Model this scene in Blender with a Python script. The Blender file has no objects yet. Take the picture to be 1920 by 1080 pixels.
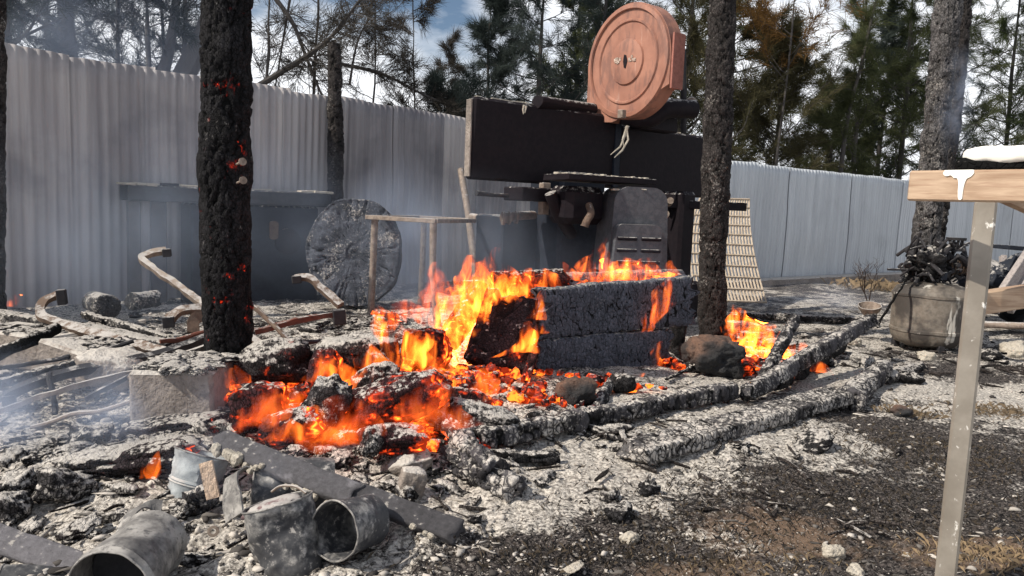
import bpy, math, random
import numpy as np
from mathutils import Vector, Matrix

S = bpy.context.scene
COL = S.collection
R = math.radians

# ------------------------------------------------------------------ camera
F_PX, CX, CY, CAM_H = 1400.0, 960.0, 540.0, 1.0
cam_data = bpy.data.cameras.new("camera")
cam_data.sensor_width = 36.0
cam_data.lens = 36.0 * F_PX / 1920.0
cam_data.clip_start = 0.05
cam_data.clip_end = 3000.0
cam = bpy.data.objects.new("camera", cam_data)
COL.objects.link(cam)
CAM_M = Matrix.Translation((0, 0, CAM_H)) @ Matrix.Rotation(R(90 - 6.2), 4, 'X') @ Matrix.Rotation(R(2.34), 4, 'Z')
cam.matrix_world = CAM_M
S.camera = cam

# ------------------------------------------------------------------ light
SUN_DIR = Vector((-0.66, -0.30, 0.69)).normalized()
sun_el = math.asin(SUN_DIR.z)
sun_az = math.atan2(SUN_DIR.x, SUN_DIR.y)
W = bpy.data.worlds.new("World")
S.world = W
W.use_nodes = True
wt = W.node_tree
wt.nodes.clear()
w_out = wt.nodes.new("ShaderNodeOutputWorld")
w_bg = wt.nodes.new("ShaderNodeBackground")
w_sky = wt.nodes.new("ShaderNodeTexSky")
w_sky.sky_type = 'NISHITA'
w_sky.sun_disc = False
w_sky.sun_elevation = sun_el
w_sky.sun_rotation = sun_az
w_sky.dust_density = 1.0
w_sky.ozone_density = 2.0
w_tc = wt.nodes.new("ShaderNodeTexCoord")
w_map = wt.nodes.new("ShaderNodeMapping")
w_map.inputs['Scale'].default_value = (1.0, 1.0, 2.6)
w_map.inputs['Location'].default_value = (0.35, 0.1, 0.2)
w_n = wt.nodes.new("ShaderNodeTexNoise")
w_n.inputs['Scale'].default_value = 2.6
w_n.inputs['Detail'].default_value = 7
w_n.inputs['Roughness'].default_value = 0.55
w_r = wt.nodes.new("ShaderNodeValToRGB")
w_r.color_ramp.elements[0].position = 0.42
w_r.color_ramp.elements[0].color = (0, 0, 0, 1)
w_r.color_ramp.elements[1].position = 0.60
w_r.color_ramp.elements[1].color = (1, 1, 1, 1)
w_mix = wt.nodes.new("ShaderNodeMix")
w_mix.data_type = 'RGBA'
w_mix.inputs['B'].default_value = (14.5, 14.8, 15.4, 1)
wt.links.new(w_tc.outputs['Generated'], w_map.inputs['Vector'])
wt.links.new(w_map.outputs[0], w_n.inputs['Vector'])
w_sep = wt.nodes.new("ShaderNodeSeparateXYZ")
wt.links.new(w_tc.outputs['Generated'], w_sep.inputs[0])
w_low = wt.nodes.new("ShaderNodeMapRange")      # more cloud towards the horizon
w_low.inputs['From Min'].default_value = 0.0; w_low.inputs['From Max'].default_value = 0.34
w_low.inputs['To Min'].default_value = 0.27; w_low.inputs['To Max'].default_value = -0.04
wt.links.new(w_sep.outputs['Z'], w_low.inputs['Value'])
w_add = wt.nodes.new("ShaderNodeMath"); w_add.operation = 'ADD'
wt.links.new(w_n.outputs['Fac'], w_add.inputs[0]); wt.links.new(w_low.outputs[0], w_add.inputs[1])
wt.links.new(w_add.outputs[0], w_r.inputs['Fac'])
wt.links.new(w_r.outputs['Color'], w_mix.inputs['Factor'])
wt.links.new(w_sky.outputs[0], w_mix.inputs['A'])
wt.links.new(w_mix.outputs['Result'], w_bg.inputs['Color'])
w_bg.inputs['Strength'].default_value = 0.068
wt.links.new(w_bg.outputs[0], w_out.inputs['Surface'])

sun_data = bpy.data.lights.new("sun", 'SUN')
sun_data.energy = 4.5
sun_data.angle = R(0.5)
sun_data.color = (1.0, 0.93, 0.82)
sun = bpy.data.objects.new("sun", sun_data)
COL.objects.link(sun)
sun.rotation_euler = (-SUN_DIR).to_track_quat('-Z', 'Y').to_euler()
sun.location = SUN_DIR * 30

S.view_settings.view_transform = 'Standard'
S.view_settings.look = 'None'
S.view_settings.exposure = 0.38
S.view_settings.gamma = 1.0
S.view_settings.use_curve_mapping = False
S.render.engine = 'CYCLES'
cy = S.cycles
cy.use_denoising = True
cy.max_bounces = 6
cy.diffuse_bounces = 3
cy.glossy_bounces = 2
cy.transmission_bounces = 2
cy.transparent_max_bounces = 8
cy.volume_bounces = 1
cy.volume_step_rate = 1.5
cy.volume_max_steps = 96
cy.sample_clamp_indirect = 6.0

# ------------------------------------------------------------------ pixel -> place
def ray(px, py):
    d = CAM_M.to_3x3() @ Vector(((px - CX) / F_PX, -(py - CY) / F_PX, -1.0))
    return d.normalized()
def P(px, py, d):
    """point seen at photo pixel (px, py) standing d metres ahead"""
    v = ray(px, py)
    return Vector((0, 0, CAM_H)) + v * (d / v.y)
def G(px, py, z=0.0):
    """point of the level z seen at photo pixel"""
    v = ray(px, py)
    return Vector((0, 0, CAM_H)) + v * ((z - CAM_H) / v.z)
def px_m(n, d):
    return n * d / F_PX

# ------------------------------------------------------------------ noise in numpy
def _hash(ix, iy, iz, seed):
    h = (ix.astype(np.int64) * 73856093) ^ (iy.astype(np.int64) * 19349663) ^ (iz.astype(np.int64) * 83492791) ^ (seed * 2654435761)
    h &= 0xffffffff
    h = ((h ^ (h >> 15)) * 2246822519) & 0xffffffff
    h = ((h ^ (h >> 13)) * 3266489917) & 0xffffffff
    return ((h ^ (h >> 16)) & 0xffffff) / float(0xffffff)
def vnoise(p, seed=0):
    p = np.asarray(p, float)
    i = np.floor(p); f = p - i
    u = f * f * f * (f * (f * 6 - 15) + 10)
    i = i.astype(np.int64)
    r = 0
    for dx in (0, 1):
        wx = u[:, 0] if dx else 1 - u[:, 0]
        for dy in (0, 1):
            wy = u[:, 1] if dy else 1 - u[:, 1]
            for dz in (0, 1):
                wz = u[:, 2] if dz else 1 - u[:, 2]
                r = r + wx * wy * wz * _hash(i[:, 0] + dx, i[:, 1] + dy, i[:, 2] + dz, seed)
    return r * 2 - 1
def fbm(p, octv=4, seed=0, gain=0.5):
    p = np.asarray(p, float)
    a, s, t = 1.0, 0, 0
    for k in range(octv):
        s = s + a * vnoise(p * (2.03 ** k) + k * 7.3, seed + k)
        t += a; a *= gain
    return s / t
def worley(p, seed=0):
    """(distance to the nearest cell border, random value of the cell)"""
    p = np.asarray(p, float)
    i = np.floor(p).astype(np.int64)
    f1 = np.full(len(p), 9.0); f2 = np.full(len(p), 9.0); idv = np.zeros(len(p))
    for dx in (-1, 0, 1):
        for dy in (-1, 0, 1):
            for dz in (-1, 0, 1):
                c = (i[:, 0] + dx, i[:, 1] + dy, i[:, 2] + dz)
                q = np.stack([c[0] + 0.1 + 0.8 * _hash(*c, seed), c[1] + 0.1 + 0.8 * _hash(*c, seed + 11), c[2] + 0.1 + 0.8 * _hash(*c, seed + 23)], 1)
                d = np.sqrt(((q - p) ** 2).sum(1))
                m = d < f1
                f2 = np.where(m, f1, np.minimum(f2, d))
                idv = np.where(m, _hash(*c, seed + 37), idv)
                f1 = np.where(m, d, f1)
    return f2 - f1, idv
def sstep(a, b, x):
    t = np.clip((x - a) / (b - a), 0, 1)
    return t * t * (3 - 2 * t)

# ------------------------------------------------------------------ object helpers
ORI = {}
def _finish(name, me, mat, parent, smooth):
    if smooth:
        me.polygons.foreach_set('use_smooth', np.ones(len(me.polygons), bool))
    if mat is not None:
        me.materials.append(mat)
    me.update()
    o = bpy.data.objects.new(name, me)
    COL.objects.link(o)
    return o
def mesh_obj(name, V, F, mat, parent=None, smooth=True, attrs=None, matrix=None):
    """V in world space (or local space when matrix is given); one object"""
    V = np.asarray(V, float)
    if matrix is None:
        if parent is not None:
            org = ORI[parent.name]
        else:
            org = np.array([V[:, 0].mean(), V[:, 1].mean(), V[:, 2].min()])
        V = V - org
    else:
        org = np.array(matrix.translation)
    me = bpy.data.meshes.new(name)
    if isinstance(F, np.ndarray):
        k = F.shape[1]
        me.vertices.add(len(V)); me.vertices.foreach_set('co', V.astype(np.float32).ravel())
        me.loops.add(F.size); me.loops.foreach_set('vertex_index', F.astype(np.int32).ravel())
        me.polygons.add(len(F))
        me.polygons.foreach_set('loop_start', np.arange(0, F.size, k, dtype=np.int32))
        me.polygons.foreach_set('loop_total', np.full(len(F), k, np.int32))
        me.update(calc_edges=True)
    else:
        me.from_pydata([tuple(v) for v in V], [], F)
    if attrs:
        for an, av in attrs.items():
            a = me.attributes.new(an, 'FLOAT', 'POINT')
            a.data.foreach_set('value', np.asarray(av, np.float32))
    o = _finish(name, me, mat, parent, smooth)
    if matrix is not None:
        o.matrix_world = matrix
    elif parent is not None:
        o.parent = parent
    else:
        o.location = org
    ORI[o.name] = org
    return o
def tag(o, label=None, cat=None, group=None, kind=None):
    if label: o['label'] = label
    if cat: o['category'] = cat
    if group: o['group'] = group
    if kind: o['kind'] = kind
    return o
def thing(name, label, cat, loc, group=None):
    o = bpy.data.objects.new(name, None)
    o.empty_display_size = 0.1
    COL.objects.link(o)
    o.location = loc
    ORI[o.name] = np.array(loc, float)
    return tag(o, label, cat, group)

class MB:
    """collects hard shapes in world space, builds ONE mesh object"""
    def __init__(s): s.V = []; s.F = []
    def add(s, V, F):
        b = len(s.V)
        s.V.extend([tuple(v) for v in V]); s.F.extend([tuple(b + i for i in f) for f in F])
        return s
    def box(s, c, sx, sy, sz, ax=None, ay=None, az=None, bev=0.0):
        """box centred at c, axes given as vectors"""
        ax = Vector(ax or (1, 0, 0)).normalized(); ay = Vector(ay or (0, 1, 0)).normalized()
        az = Vector(az).normalized() if az else ax.cross(ay).normalized()
        c = Vector(c); hx, hy, hz = sx / 2, sy / 2, sz / 2
        b = bev if bev else min(sx, sy, sz) * 0.08
        # chamfered box: 24 verts
        vs = []; idx = {}
        for x in (-1, 1):
            for y in (-1, 1):
                for z in (-1, 1):
                    for k in range(3):
                        q = [x * (hx - b), y * (hy - b), z * (hz - b)]
                        q[k] = (hx, hy, hz)[k] * (x, y, z)[k]
                        idx[(x, y, z, k)] = len(vs)
                        vs.append(c + ax * q[0] + ay * q[1] + az * q[2])
        fs = []
        for k in range(3):
            a, d = [(1, 2), (0, 2), (0, 1)][k]
            for sgn in (-1, 1):
                f = []
                for (u, v) in ((-1, -1), (1, -1), (1, 1), (-1, 1)):
                    t = [0, 0, 0]; t[k] = sgn; t[a] = u; t[d] = v
                    f.append(idx[(*t, k)])
                fs.append(f)
        for k in range(3):      # edge chamfers along axis k
            a, d = [(1, 2), (0, 2), (0, 1)][k]
            for u in (-1, 1):
                for v in (-1, 1):
                    t0 = [0, 0, 0]; t0[a] = u; t0[d] = v
                    t1 = list(t0); t0[k] = -1; t1[k] = 1
                    fs.append([idx[(*t0, a)], idx[(*t1, a)], idx[(*t1, d)], idx[(*t0, d)]])
        for x in (-1, 1):
            for y in (-1, 1):
                for z in (-1, 1):
                    fs.append([idx[(x, y, z, 0)], idx[(x, y, z, 1)], idx[(x, y, z, 2)]])
        return s.add(vs, fs)
    def tube(s, pts, r, n=12, caps=True):
        pts = [Vector(p) for p in pts]
        rs = r if isinstance(r, (list, tuple, np.ndarray)) else [r] * len(pts)
        V = []; up = None
        for i, p in enumerate(pts):
            t = (pts[min(i + 1, len(pts) - 1)] - pts[max(i - 1, 0)]).normalized()
            if up is None:
                up = t.orthogonal().normalized()
            up = (up - t * up.dot(t)).normalized()
            sd = t.cross(up)
            for k in range(n):
                a = 2 * math.pi * k / n
                V.append(p + (up * math.cos(a) + sd * math.sin(a)) * rs[i])
        Fc = []
        for i in range(len(pts) - 1):
            for k in range(n):
                k2 = (k + 1) % n
                Fc.append((i * n + k, i * n + k2, (i + 1) * n + k2, (i + 1) * n + k))
        if caps:
            Fc.append(tuple(range(n - 1, -1, -1)))
            Fc.append(tuple((len(pts) - 1) * n + k for k in range(n)))
        return s.add(V, Fc)
    def strip(s, pts, w, t, up=(0, 0, 1)):
        """flat bar of width w and thickness t along a path; up = direction of its flat normal"""
        pts = [Vector(p) for p in pts]; up = Vector(up).normalized()
        V = []
        for i, p in enumerate(pts):
            d = (pts[min(i + 1, len(pts) - 1)] - pts[max(i - 1, 0)]).normalized()
            sd = d.cross(up).normalized()
            nn = sd.cross(d).normalized()
            for (a, b) in ((-1, -1), (1, -1), (1, 1), (-1, 1)):
                V.append(p + sd * (a * w / 2) + nn * (b * t / 2))
        Fc = []
        for i in range(len(pts) - 1):
            for k in range(4):
                k2 = (k + 1) % 4
                Fc.append((i * 4 + k, i * 4 + k2, (i + 1) * 4 + k2, (i + 1) * 4 + k))
        e = (len(pts) - 1) * 4
        Fc += [(3, 2, 1, 0), (e, e + 1, e + 2, e + 3)]
        return s.add(V, Fc)
    def lathe(s, prof, c, ax, n=32, closed=False):
        """prof = [(radius, along)] about axis ax through c"""
        ax = Vector(ax).normalized(); u = ax.orthogonal().normalized(); v = ax.cross(u); c = Vector(c)
        V = []
        for (r, h) in prof:
            for k in range(n):
                a = 2 * math.pi * k / n
                V.append(c + ax * h + (u * math.cos(a) + v * math.sin(a)) * r)
        Fc = []
        m = len(prof)
        for i in range(m if closed else m - 1):
            j = (i + 1) % m
            for k in range(n):
                k2 = (k + 1) % n
                Fc.append((i * n + k, i * n + k2, j * n + k2, j * n + k))
        return s.add(V, Fc)
    def prism(s, poly, c, u, v, d0, d1):
        """polygon (list of 2-D) in plane (u, v) at c, extruded along u x v from d0 to d1"""
        c = Vector(c); u = Vector(u).normalized(); v = Vector(v).normalized(); n = u.cross(v)
        m = len(poly)
        V = [c + u * a + v * b + n * d0 for a, b in poly] + [c + u * a + v * b + n * d1 for a, b in poly]
        Fc = [tuple(range(m - 1, -1, -1)), tuple(range(m, 2 * m))]
        Fc += [(i, (i + 1) % m, m + (i + 1) % m, m + i) for i in range(m)]
        return s.add(V, Fc)
    def build(s, name, mat, parent=None, smooth=False, jitter=0.0, seed=0):
        V = np.array([tuple(v) for v in s.V], float)
        if jitter:
            V = V + np.stack([fbm(V * 9 + 5 * k, 2, seed + k) for k in range(3)], 1) * jitter
        o = mesh_obj(name, V, s.F, mat, parent, smooth)
        if smooth:
            try:
                me = o.data
                me.set_sharp_from_angle(angle=R(38))
            except Exception:
                pass
        return o

def smooth_path(pts, n=8):
    """Catmull-Rom through pts"""
    pts = [Vector(p) for p in pts]
    if len(pts) < 3: return [pts[0].lerp(pts[-1], i / n) for i in range(n + 1)]
    q = [pts[0] * 2 - pts[1]] + pts + [pts[-1] * 2 - pts[-2]]
    out = []
    for i in range(1, len(q) - 2):
        for k in range(n):
            t = k / n
            out.append(0.5 * ((2 * q[i]) + (q[i + 1] - q[i - 1]) * t + (2 * q[i - 1] - 5 * q[i] + 4 * q[i + 1] - q[i + 2]) * t * t + (3 * q[i] - q[i - 1] - 3 * q[i + 1] + q[i + 2]) * t ** 3))
    out.append(pts[-1])
    return out

# ------------------------------------------------------------------ materials
class NT:
    def __init__(s, name):
        s.m = bpy.data.materials.new(name); s.m.use_nodes = True
        s.t = s.m.node_tree; s.t.nodes.clear()
        s.out = s.t.nodes.new("ShaderNodeOutputMaterial")
    def n(s, typ, **kw):
        o = s.t.nodes.new(typ)
        for k, v in kw.items():
            if k in o.inputs: s.set(o.inputs[k], v)
            else: setattr(o, k, v)
        return o
    def set(s, sock, v):
        if isinstance(v, bpy.types.NodeSocket): s.t.links.new(v, sock)
        else: sock.default_value = v
    def math(s, op, a, b=0.0, clamp=False):
        o = s.t.nodes.new("ShaderNodeMath"); o.operation = op; o.use_clamp = clamp
        s.set(o.inputs[0], a); s.set(o.inputs[1], b)
        return o.outputs[0]
    def mix(s, f, a, b):
        o = s.t.nodes.new("ShaderNodeMix"); o.data_type = 'RGBA'
        s.set(o.inputs['Factor'], f)
        for k, v in (('A', a), ('B', b)):
            if isinstance(v, tuple) and len(v) == 3: v = (*v, 1)
            s.set(o.inputs[k], v)
        return o.outputs['Result']
    def rng(s, v, a, b, c=0.0, d=1.0, smooth=True):
        o = s.t.nodes.new("ShaderNodeMapRange")
        o.interpolation_type = 'SMOOTHSTEP' if smooth else 'LINEAR'
        s.set(o.inputs['Value'], v)
        for k, x in (('From Min', a), ('From Max', b), ('To Min', c), ('To Max', d)): s.set(o.inputs[k], x)
        return o.outputs['Result']
    def obj(s, scale=(1, 1, 1), loc=(0, 0, 0)):
        tc = s.t.nodes.new("ShaderNodeTexCoord"); mp = s.t.nodes.new("ShaderNodeMapping")
        mp.inputs['Scale'].default_value = scale; mp.inputs['Location'].default_value = loc
        s.t.links.new(tc.outputs['Object'], mp.inputs['Vector'])
        return mp.outputs[0]
    def noise(s, vec, scale, detail=4, rough=0.55, dist=0.0):
        o = s.t.nodes.new("ShaderNodeTexNoise")
        s.t.links.new(vec, o.inputs['Vector'])
        o.inputs['Scale'].default_value = scale; o.inputs['Detail'].default_value = detail
        o.inputs['Roughness'].default_value = rough; o.inputs['Distortion'].default_value = dist
        return o.outputs['Fac']
    def attr(s, name):
        o = s.t.nodes.new("ShaderNodeAttribute"); o.attribute_name = name
        return o.outputs['Fac']
    def nz(s):
        g = s.t.nodes.new("ShaderNodeNewGeometry"); x = s.t.nodes.new("ShaderNodeSeparateXYZ")
        s.t.links.new(g.outputs['Normal'], x.inputs[0])
        return x.outputs['Z']
    def bump(s, h, strength=0.5, dist=0.01):
        o = s.t.nodes.new("ShaderNodeBump")
        s.t.links.new(h, o.inputs['Height'])
        o.inputs['Strength'].default_value = strength; o.inputs['Distance'].default_value = dist
        return o.outputs[0]
    def bsdf(s, color, rough=0.8, metal=0.0, normal=None, emit=None, estr=None, spec=None):
        o = s.t.nodes.new("ShaderNodeBsdfPrincipled")
        if isinstance(color, tuple) and len(color) == 3: color = (*color, 1)
        s.set(o.inputs['Base Color'], color); s.set(o.inputs['Roughness'], rough); s.set(o.inputs['Metallic'], metal)
        if normal is not None: s.set(o.inputs['Normal'], normal)
        if spec is not None: s.set(o.inputs['Specular IOR Level'], spec)
        if emit is not None:
            if isinstance(emit, tuple) and len(emit) == 3: emit = (*emit, 1)
            s.set(o.inputs['Emission Color'], emit); s.set(o.inputs['Emission Strength'], estr)
        s.t.links.new(o.outputs[0], s.out.inputs['Surface'])
        return s.m

def mat_char(name, tone=(0.022, 0.021, 0.021), cell=0.5, ash_top=0.7, ash_side=0.0, ember=0.0, ember_scale=5.0, grain=(1, 1, 1), red=(1.0, 0.07, 0.010), estr=5.0, spec=0.12, ashk=1.0, fine=60.0, fk=0.75, ck=1.3):
    """burnt wood: black blocks split by cracks (mesh attribute 'crack'), ash lying on it, embers in it"""
    k = NT(name)
    v = k.obj(grain)
    c = k.attr('crack'); cid = k.attr('cell')
    n1 = k.noise(v, 14, 5, 0.6); n2 = k.noise(v, 55, 4, 0.65); n3 = k.noise(v, 4.0, 4, 0.6)
    bright = k.math('MULTIPLY_ADD', cid, ck)
    bright.node.inputs[2].default_value = 1.0 - ck * 0.5
    col = k.mix(n2, (tone[0] * 0.45, tone[1] * 0.45, tone[2] * 0.45), (tone[0] * 2.2, tone[1] * 2.2, tone[2] * 2.3))
    mul = k.n("ShaderNodeVectorMath", operation='SCALE'); k.set(mul.inputs[0], col); k.set(mul.inputs['Scale'], bright)
    col = k.mix(k.rng(c, 0.0, 0.35), (0.004, 0.004, 0.004), mul.outputs[0])
    vo = k.n("ShaderNodeTexVoronoi", feature='DISTANCE_TO_EDGE'); k.set(vo.inputs['Vector'], k.obj((1.3, 1, 0.8))); vo.inputs['Scale'].default_value = fine
    fc = k.rng(vo.outputs['Distance'], 0.0, 0.14)
    col = k.mix(k.math('MULTIPLY', k.math('SUBTRACT', 1.0, fc), fk), col, (0.004, 0.004, 0.004))
    # ash that settled on what faces up, and films of ash on the blocks
    up = k.rng(k.math('ADD', k.nz(), k.math('ADD', k.math('MULTIPLY', k.math('SUBTRACT', n1, 0.5), 1.5), k.math('MULTIPLY', k.math('SUBTRACT', n2, 0.5), 1.5))), 1.08 - ash_top, 1.36 - ash_top * 0.8)
    film = k.math('MULTIPLY', k.math('MULTIPLY', fc, k.rng(c, 0.0, 0.3)), k.rng(k.math('ADD', n3, k.math('MULTIPLY', k.math('SUBTRACT', n2, 0.5), 0.8)), 0.95 - ash_side, 1.15 - ash_side))
    a = k.math('MAXIMUM', up, film)
    if ash_top <= 0 and ash_side <= 0: a = 0.0
    ashc = k.mix(n2, (0.20 * ashk, 0.182 * ashk, 0.165 * ashk), (0.68 * ashk, 0.635 * ashk, 0.58 * ashk))
    col = k.mix(k.math('MULTIPLY', a, 0.92) if not isinstance(a, float) else 0.0, col, ashc)
    bh = k.math('ADD', k.math('ADD', k.math('MULTIPLY', n2, 0.6), k.math('MULTIPLY', n1, 0.8)), k.math('MULTIPLY', fc, 0.45))
    nor = k.bump(bh, 0.7, 0.012)
    if ember > 0:
        ne = k.noise(k.obj((1, 1, 1), (3.1, 1.7, 0.4)), ember_scale, 4, 0.6)
        m = k.rng(k.math('ADD', ne, k.math('MULTIPLY', k.math('SUBTRACT', n2, 0.5), 0.35)), 0.86 - 0.5 * ember, 1.0 - 0.42 * ember)
        m = k.math('MULTIPLY', m, k.rng(c, 0.75, 0.0, 0.25, 1.0))
        m = k.math('MULTIPLY', m, k.math('SUBTRACT', 1.0, k.math('MULTIPLY', a, 0.9) if not isinstance(a, float) else 0.0))
        ecol = k.mix(k.rng(m, 0.45, 1.0), red, (1.0, 0.22, 0.02))
        return k.bsdf(col, 0.85, 0, nor, ecol, k.math('MULTIPLY', k.math('POWER', m, 1.8), estr), 0.1)
    return k.bsdf(col, 0.85, 0, nor, spec=spec)

def mat_rust(name, a=(0.16, 0.085, 0.05), b=(0.07, 0.045, 0.035), ash=0.5, rough=0.75, metal=0.25, spec=0.3):
    k = NT(name); v = k.obj()
    n1 = k.noise(v, 22, 5, 0.7); n2 = k.noise(v, 80, 4, 0.65)
    col = k.mix(k.rng(n1, 0.38, 0.62), a, b)
    col = k.mix(k.math('MULTIPLY', n2, 0.5), col, (a[0] * 1.5, a[1] * 1.5, a[2] * 1.5))
    up = k.rng(k.math('ADD', k.nz(), k.math('MULTIPLY', k.math('SUBTRACT', n1, 0.5), 2.0)), 1.15 - ash, 1.5 - ash)
    col = k.mix(k.math('MULTIPLY', up, 0.85), col, k.mix(n2, (0.3, 0.28, 0.26), (0.58, 0.55, 0.52)))
    return k.bsdf(col, rough, metal, k.bump(k.math('ADD', n1, k.math('MULTIPLY', n2, 0.5)), 0.4, 0.006), spec=spec)

def mat_stone(name, a, b, scale=10, ash=0.3, soot=0.0):
    k = NT(name); v = k.obj()
    n1 = k.noise(v, scale, 6, 0.65); n2 = k.noise(v, scale * 6, 4, 0.65); n3 = k.noise(v, scale * 0.25, 3, 0.5)
    col = k.mix(k.rng(n1, 0.3, 0.7), a, b)
    col = k.mix(k.math('MULTIPLY', k.rng(n2, 0.45, 0.7), 0.5), col, (b[0] * 0.4, b[1] * 0.4, b[2] * 0.4))
    if soot > 0: col = k.mix(k.rng(n3, 0.75 - soot, 0.95 - soot), col, (0.02, 0.02, 0.021))
    up = k.rng(k.math('ADD', k.nz(), k.math('MULTIPLY', k.math('SUBTRACT', n1, 0.5), 1.8)), 1.2 - ash, 1.5 - ash)
    col = k.mix(k.math('MULTIPLY', up, 0.9), col, k.mix(n2, (0.30, 0.275, 0.245), (0.68, 0.63, 0.57)))
    return k.bsdf(col, 0.9, 0, k.bump(k.math('ADD', n1, k.math('MULTIPLY', n2, 0.8)), 0.9, 0.025))

def mat_sheet(name, a, b, streak=8.0, rough=0.5, metal=0.5, soot=0.3):
    """galvanised sheet with vertical streaks and soot"""
    k = NT(name)
    n1 = k.noise(k.obj((streak, streak, 0.35)), 1.0, 4, 0.6); n2 = k.noise(k.obj(), 1.3, 5, 0.6); n3 = k.noise(k.obj((6, 6, 2)), 9, 4, 0.6)
    col = k.mix(k.rng(n1, 0.3, 0.7), a, b)
    col = k.mix(k.math('MULTIPLY', k.rng(n2, 0.5, 0.75), soot), col, (0.07, 0.07, 0.085))
    col = k.mix(k.math('MULTIPLY', k.rng(n3, 0.6, 0.75), 0.25), col, (0.2, 0.15, 0.12))
    return k.bsdf(col, rough, metal, k.bump(n2, 0.15, 0.01))

M = {}
M['post'] = mat_char('charred_post', (0.028, 0.0245, 0.0225), ash_top=0.25, ash_side=0.38, ashk=0.5)
M['post_ember'] = mat_char('charred_post_glowing', (0.010, 0.0095, 0.010), ash_top=0.15, ash_side=0.30, ashk=0.6, ember=0.55, ember_scale=8.0, red=(1, 0.045, 0.010), estr=3.5, spec=0.3, grain=(1, 1, 0.6))
M['post_grey'] = mat_char('charred_post_grey', (0.070, 0.066, 0.063), ash_top=0.3, ash_side=0.42, ashk=0.55)
M['board'] = mat_char('charred_board', (0.064, 0.068, 0.080), ash_top=0.30, ash_side=0.22, ashk=0.6, fk=0.4, fine=48.0, ck=0.45)
M['board_ember'] = mat_char('charred_board_glowing', (0.020, 0.015, 0.016), ash_top=0.3, ash_side=0.1, ember=0.55, ember_scale=5, estr=2.5)
M['ember_hot'] = mat_char('glowing_crumbs', (0.022, 0.013, 0.014), ash_top=0.12, ash_side=0.0, ember=0.95, ember_scale=9.0, estr=2.3)
M['beam'] = mat_char('ashed_beam', (0.036, 0.034, 0.035), ash_top=0.24, ash_side=0.44, fk=0.1, fine=35.0)
M['beam_white'] = mat_char('white_ashed_beam', (0.04, 0.038, 0.037), ash_top=0.06, ash_side=0.56, fk=0.1, fine=35.0)
M['lump'] = mat_char('ashed_ember_log', (0.02, 0.017, 0.017), ash_top=0.62, ash_side=0.12, ember=0.58, ember_scale=4.5, estr=2.6)
M['lump_hot'] = mat_char('glowing_log', (0.026, 0.012, 0.013), ash_top=0.30, ash_side=0.05, ember=0.80, ember_scale=5.0, estr=3.6)
M['lump_cool'] = mat_char('ashed_log', (0.03, 0.028, 0.028), ash_top=0.55, ash_side=0.40)
M['coal'] = mat_char('black_coal', (0.018, 0.017, 0.017), ash_top=0.35, ash_side=0.12)
M['flatchar'] = mat_char('smooth_char', (0.095, 0.091, 0.093), ash_top=0.0, ash_side=0.14, fine=320.0, fk=0.1)
M['rust'] = mat_rust('rusty_iron')
M['rust_ash'] = mat_rust('ashed_iron', (0.12, 0.082, 0.06), (0.055, 0.038, 0.03), 0.5)
M['rust_red'] = mat_rust('red_rusty_iron', (0.13, 0.045, 0.03), (0.06, 0.03, 0.025), 0.35)
M['iron_dark'] = mat_rust('dark_iron', (0.03, 0.028, 0.03), (0.014, 0.014, 0.017), 0.35)
M['iron_pale'] = mat_rust('pale_iron', (0.24, 0.195, 0.16), (0.10, 0.072, 0.056), 0.6)
M['machine'] = mat_rust('sooty_machine_iron', (0.011, 0.008, 0.010), (0.006, 0.005, 0.007), 0.45, 0.6, 0.0, 0.12)
M['machine_blue'] = mat_rust('sooty_blue_iron', (0.015, 0.018, 0.026), (0.008, 0.010, 0.015), 0.45, 0.6, 0.0, 0.15)
M['hood'] = mat_rust('sooty_grey_hood', (0.075, 0.077, 0.085), (0.038, 0.040, 0.048), 0.5, 0.6, 0.0, 0.25)
M['concrete'] = mat_stone('scorched_concrete', (0.30, 0.255, 0.22), (0.19, 0.16, 0.138), 7, 0.75, 0.14)
M['rock'] = mat_stone('scorched_rock', (0.16, 0.09, 0.06), (0.075, 0.05, 0.04), 9, 0.0, 0.35)
M['pale_rock'] = mat_stone('pale_rock', (0.55, 0.5, 0.42), (0.42, 0.37, 0.3), 14, 0.2)
M['sheet_old'] = mat_sheet('old_zinc_sheet', (0.34, 0.335, 0.36), (0.22, 0.215, 0.24), 9, 0.55, 0.25, 0.45)
M['sheet_new'] = mat_sheet('zinc_sheet', (0.52, 0.55, 0.58), (0.40, 0.43, 0.46), 9, 0.5, 0.25, 0.12)
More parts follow.
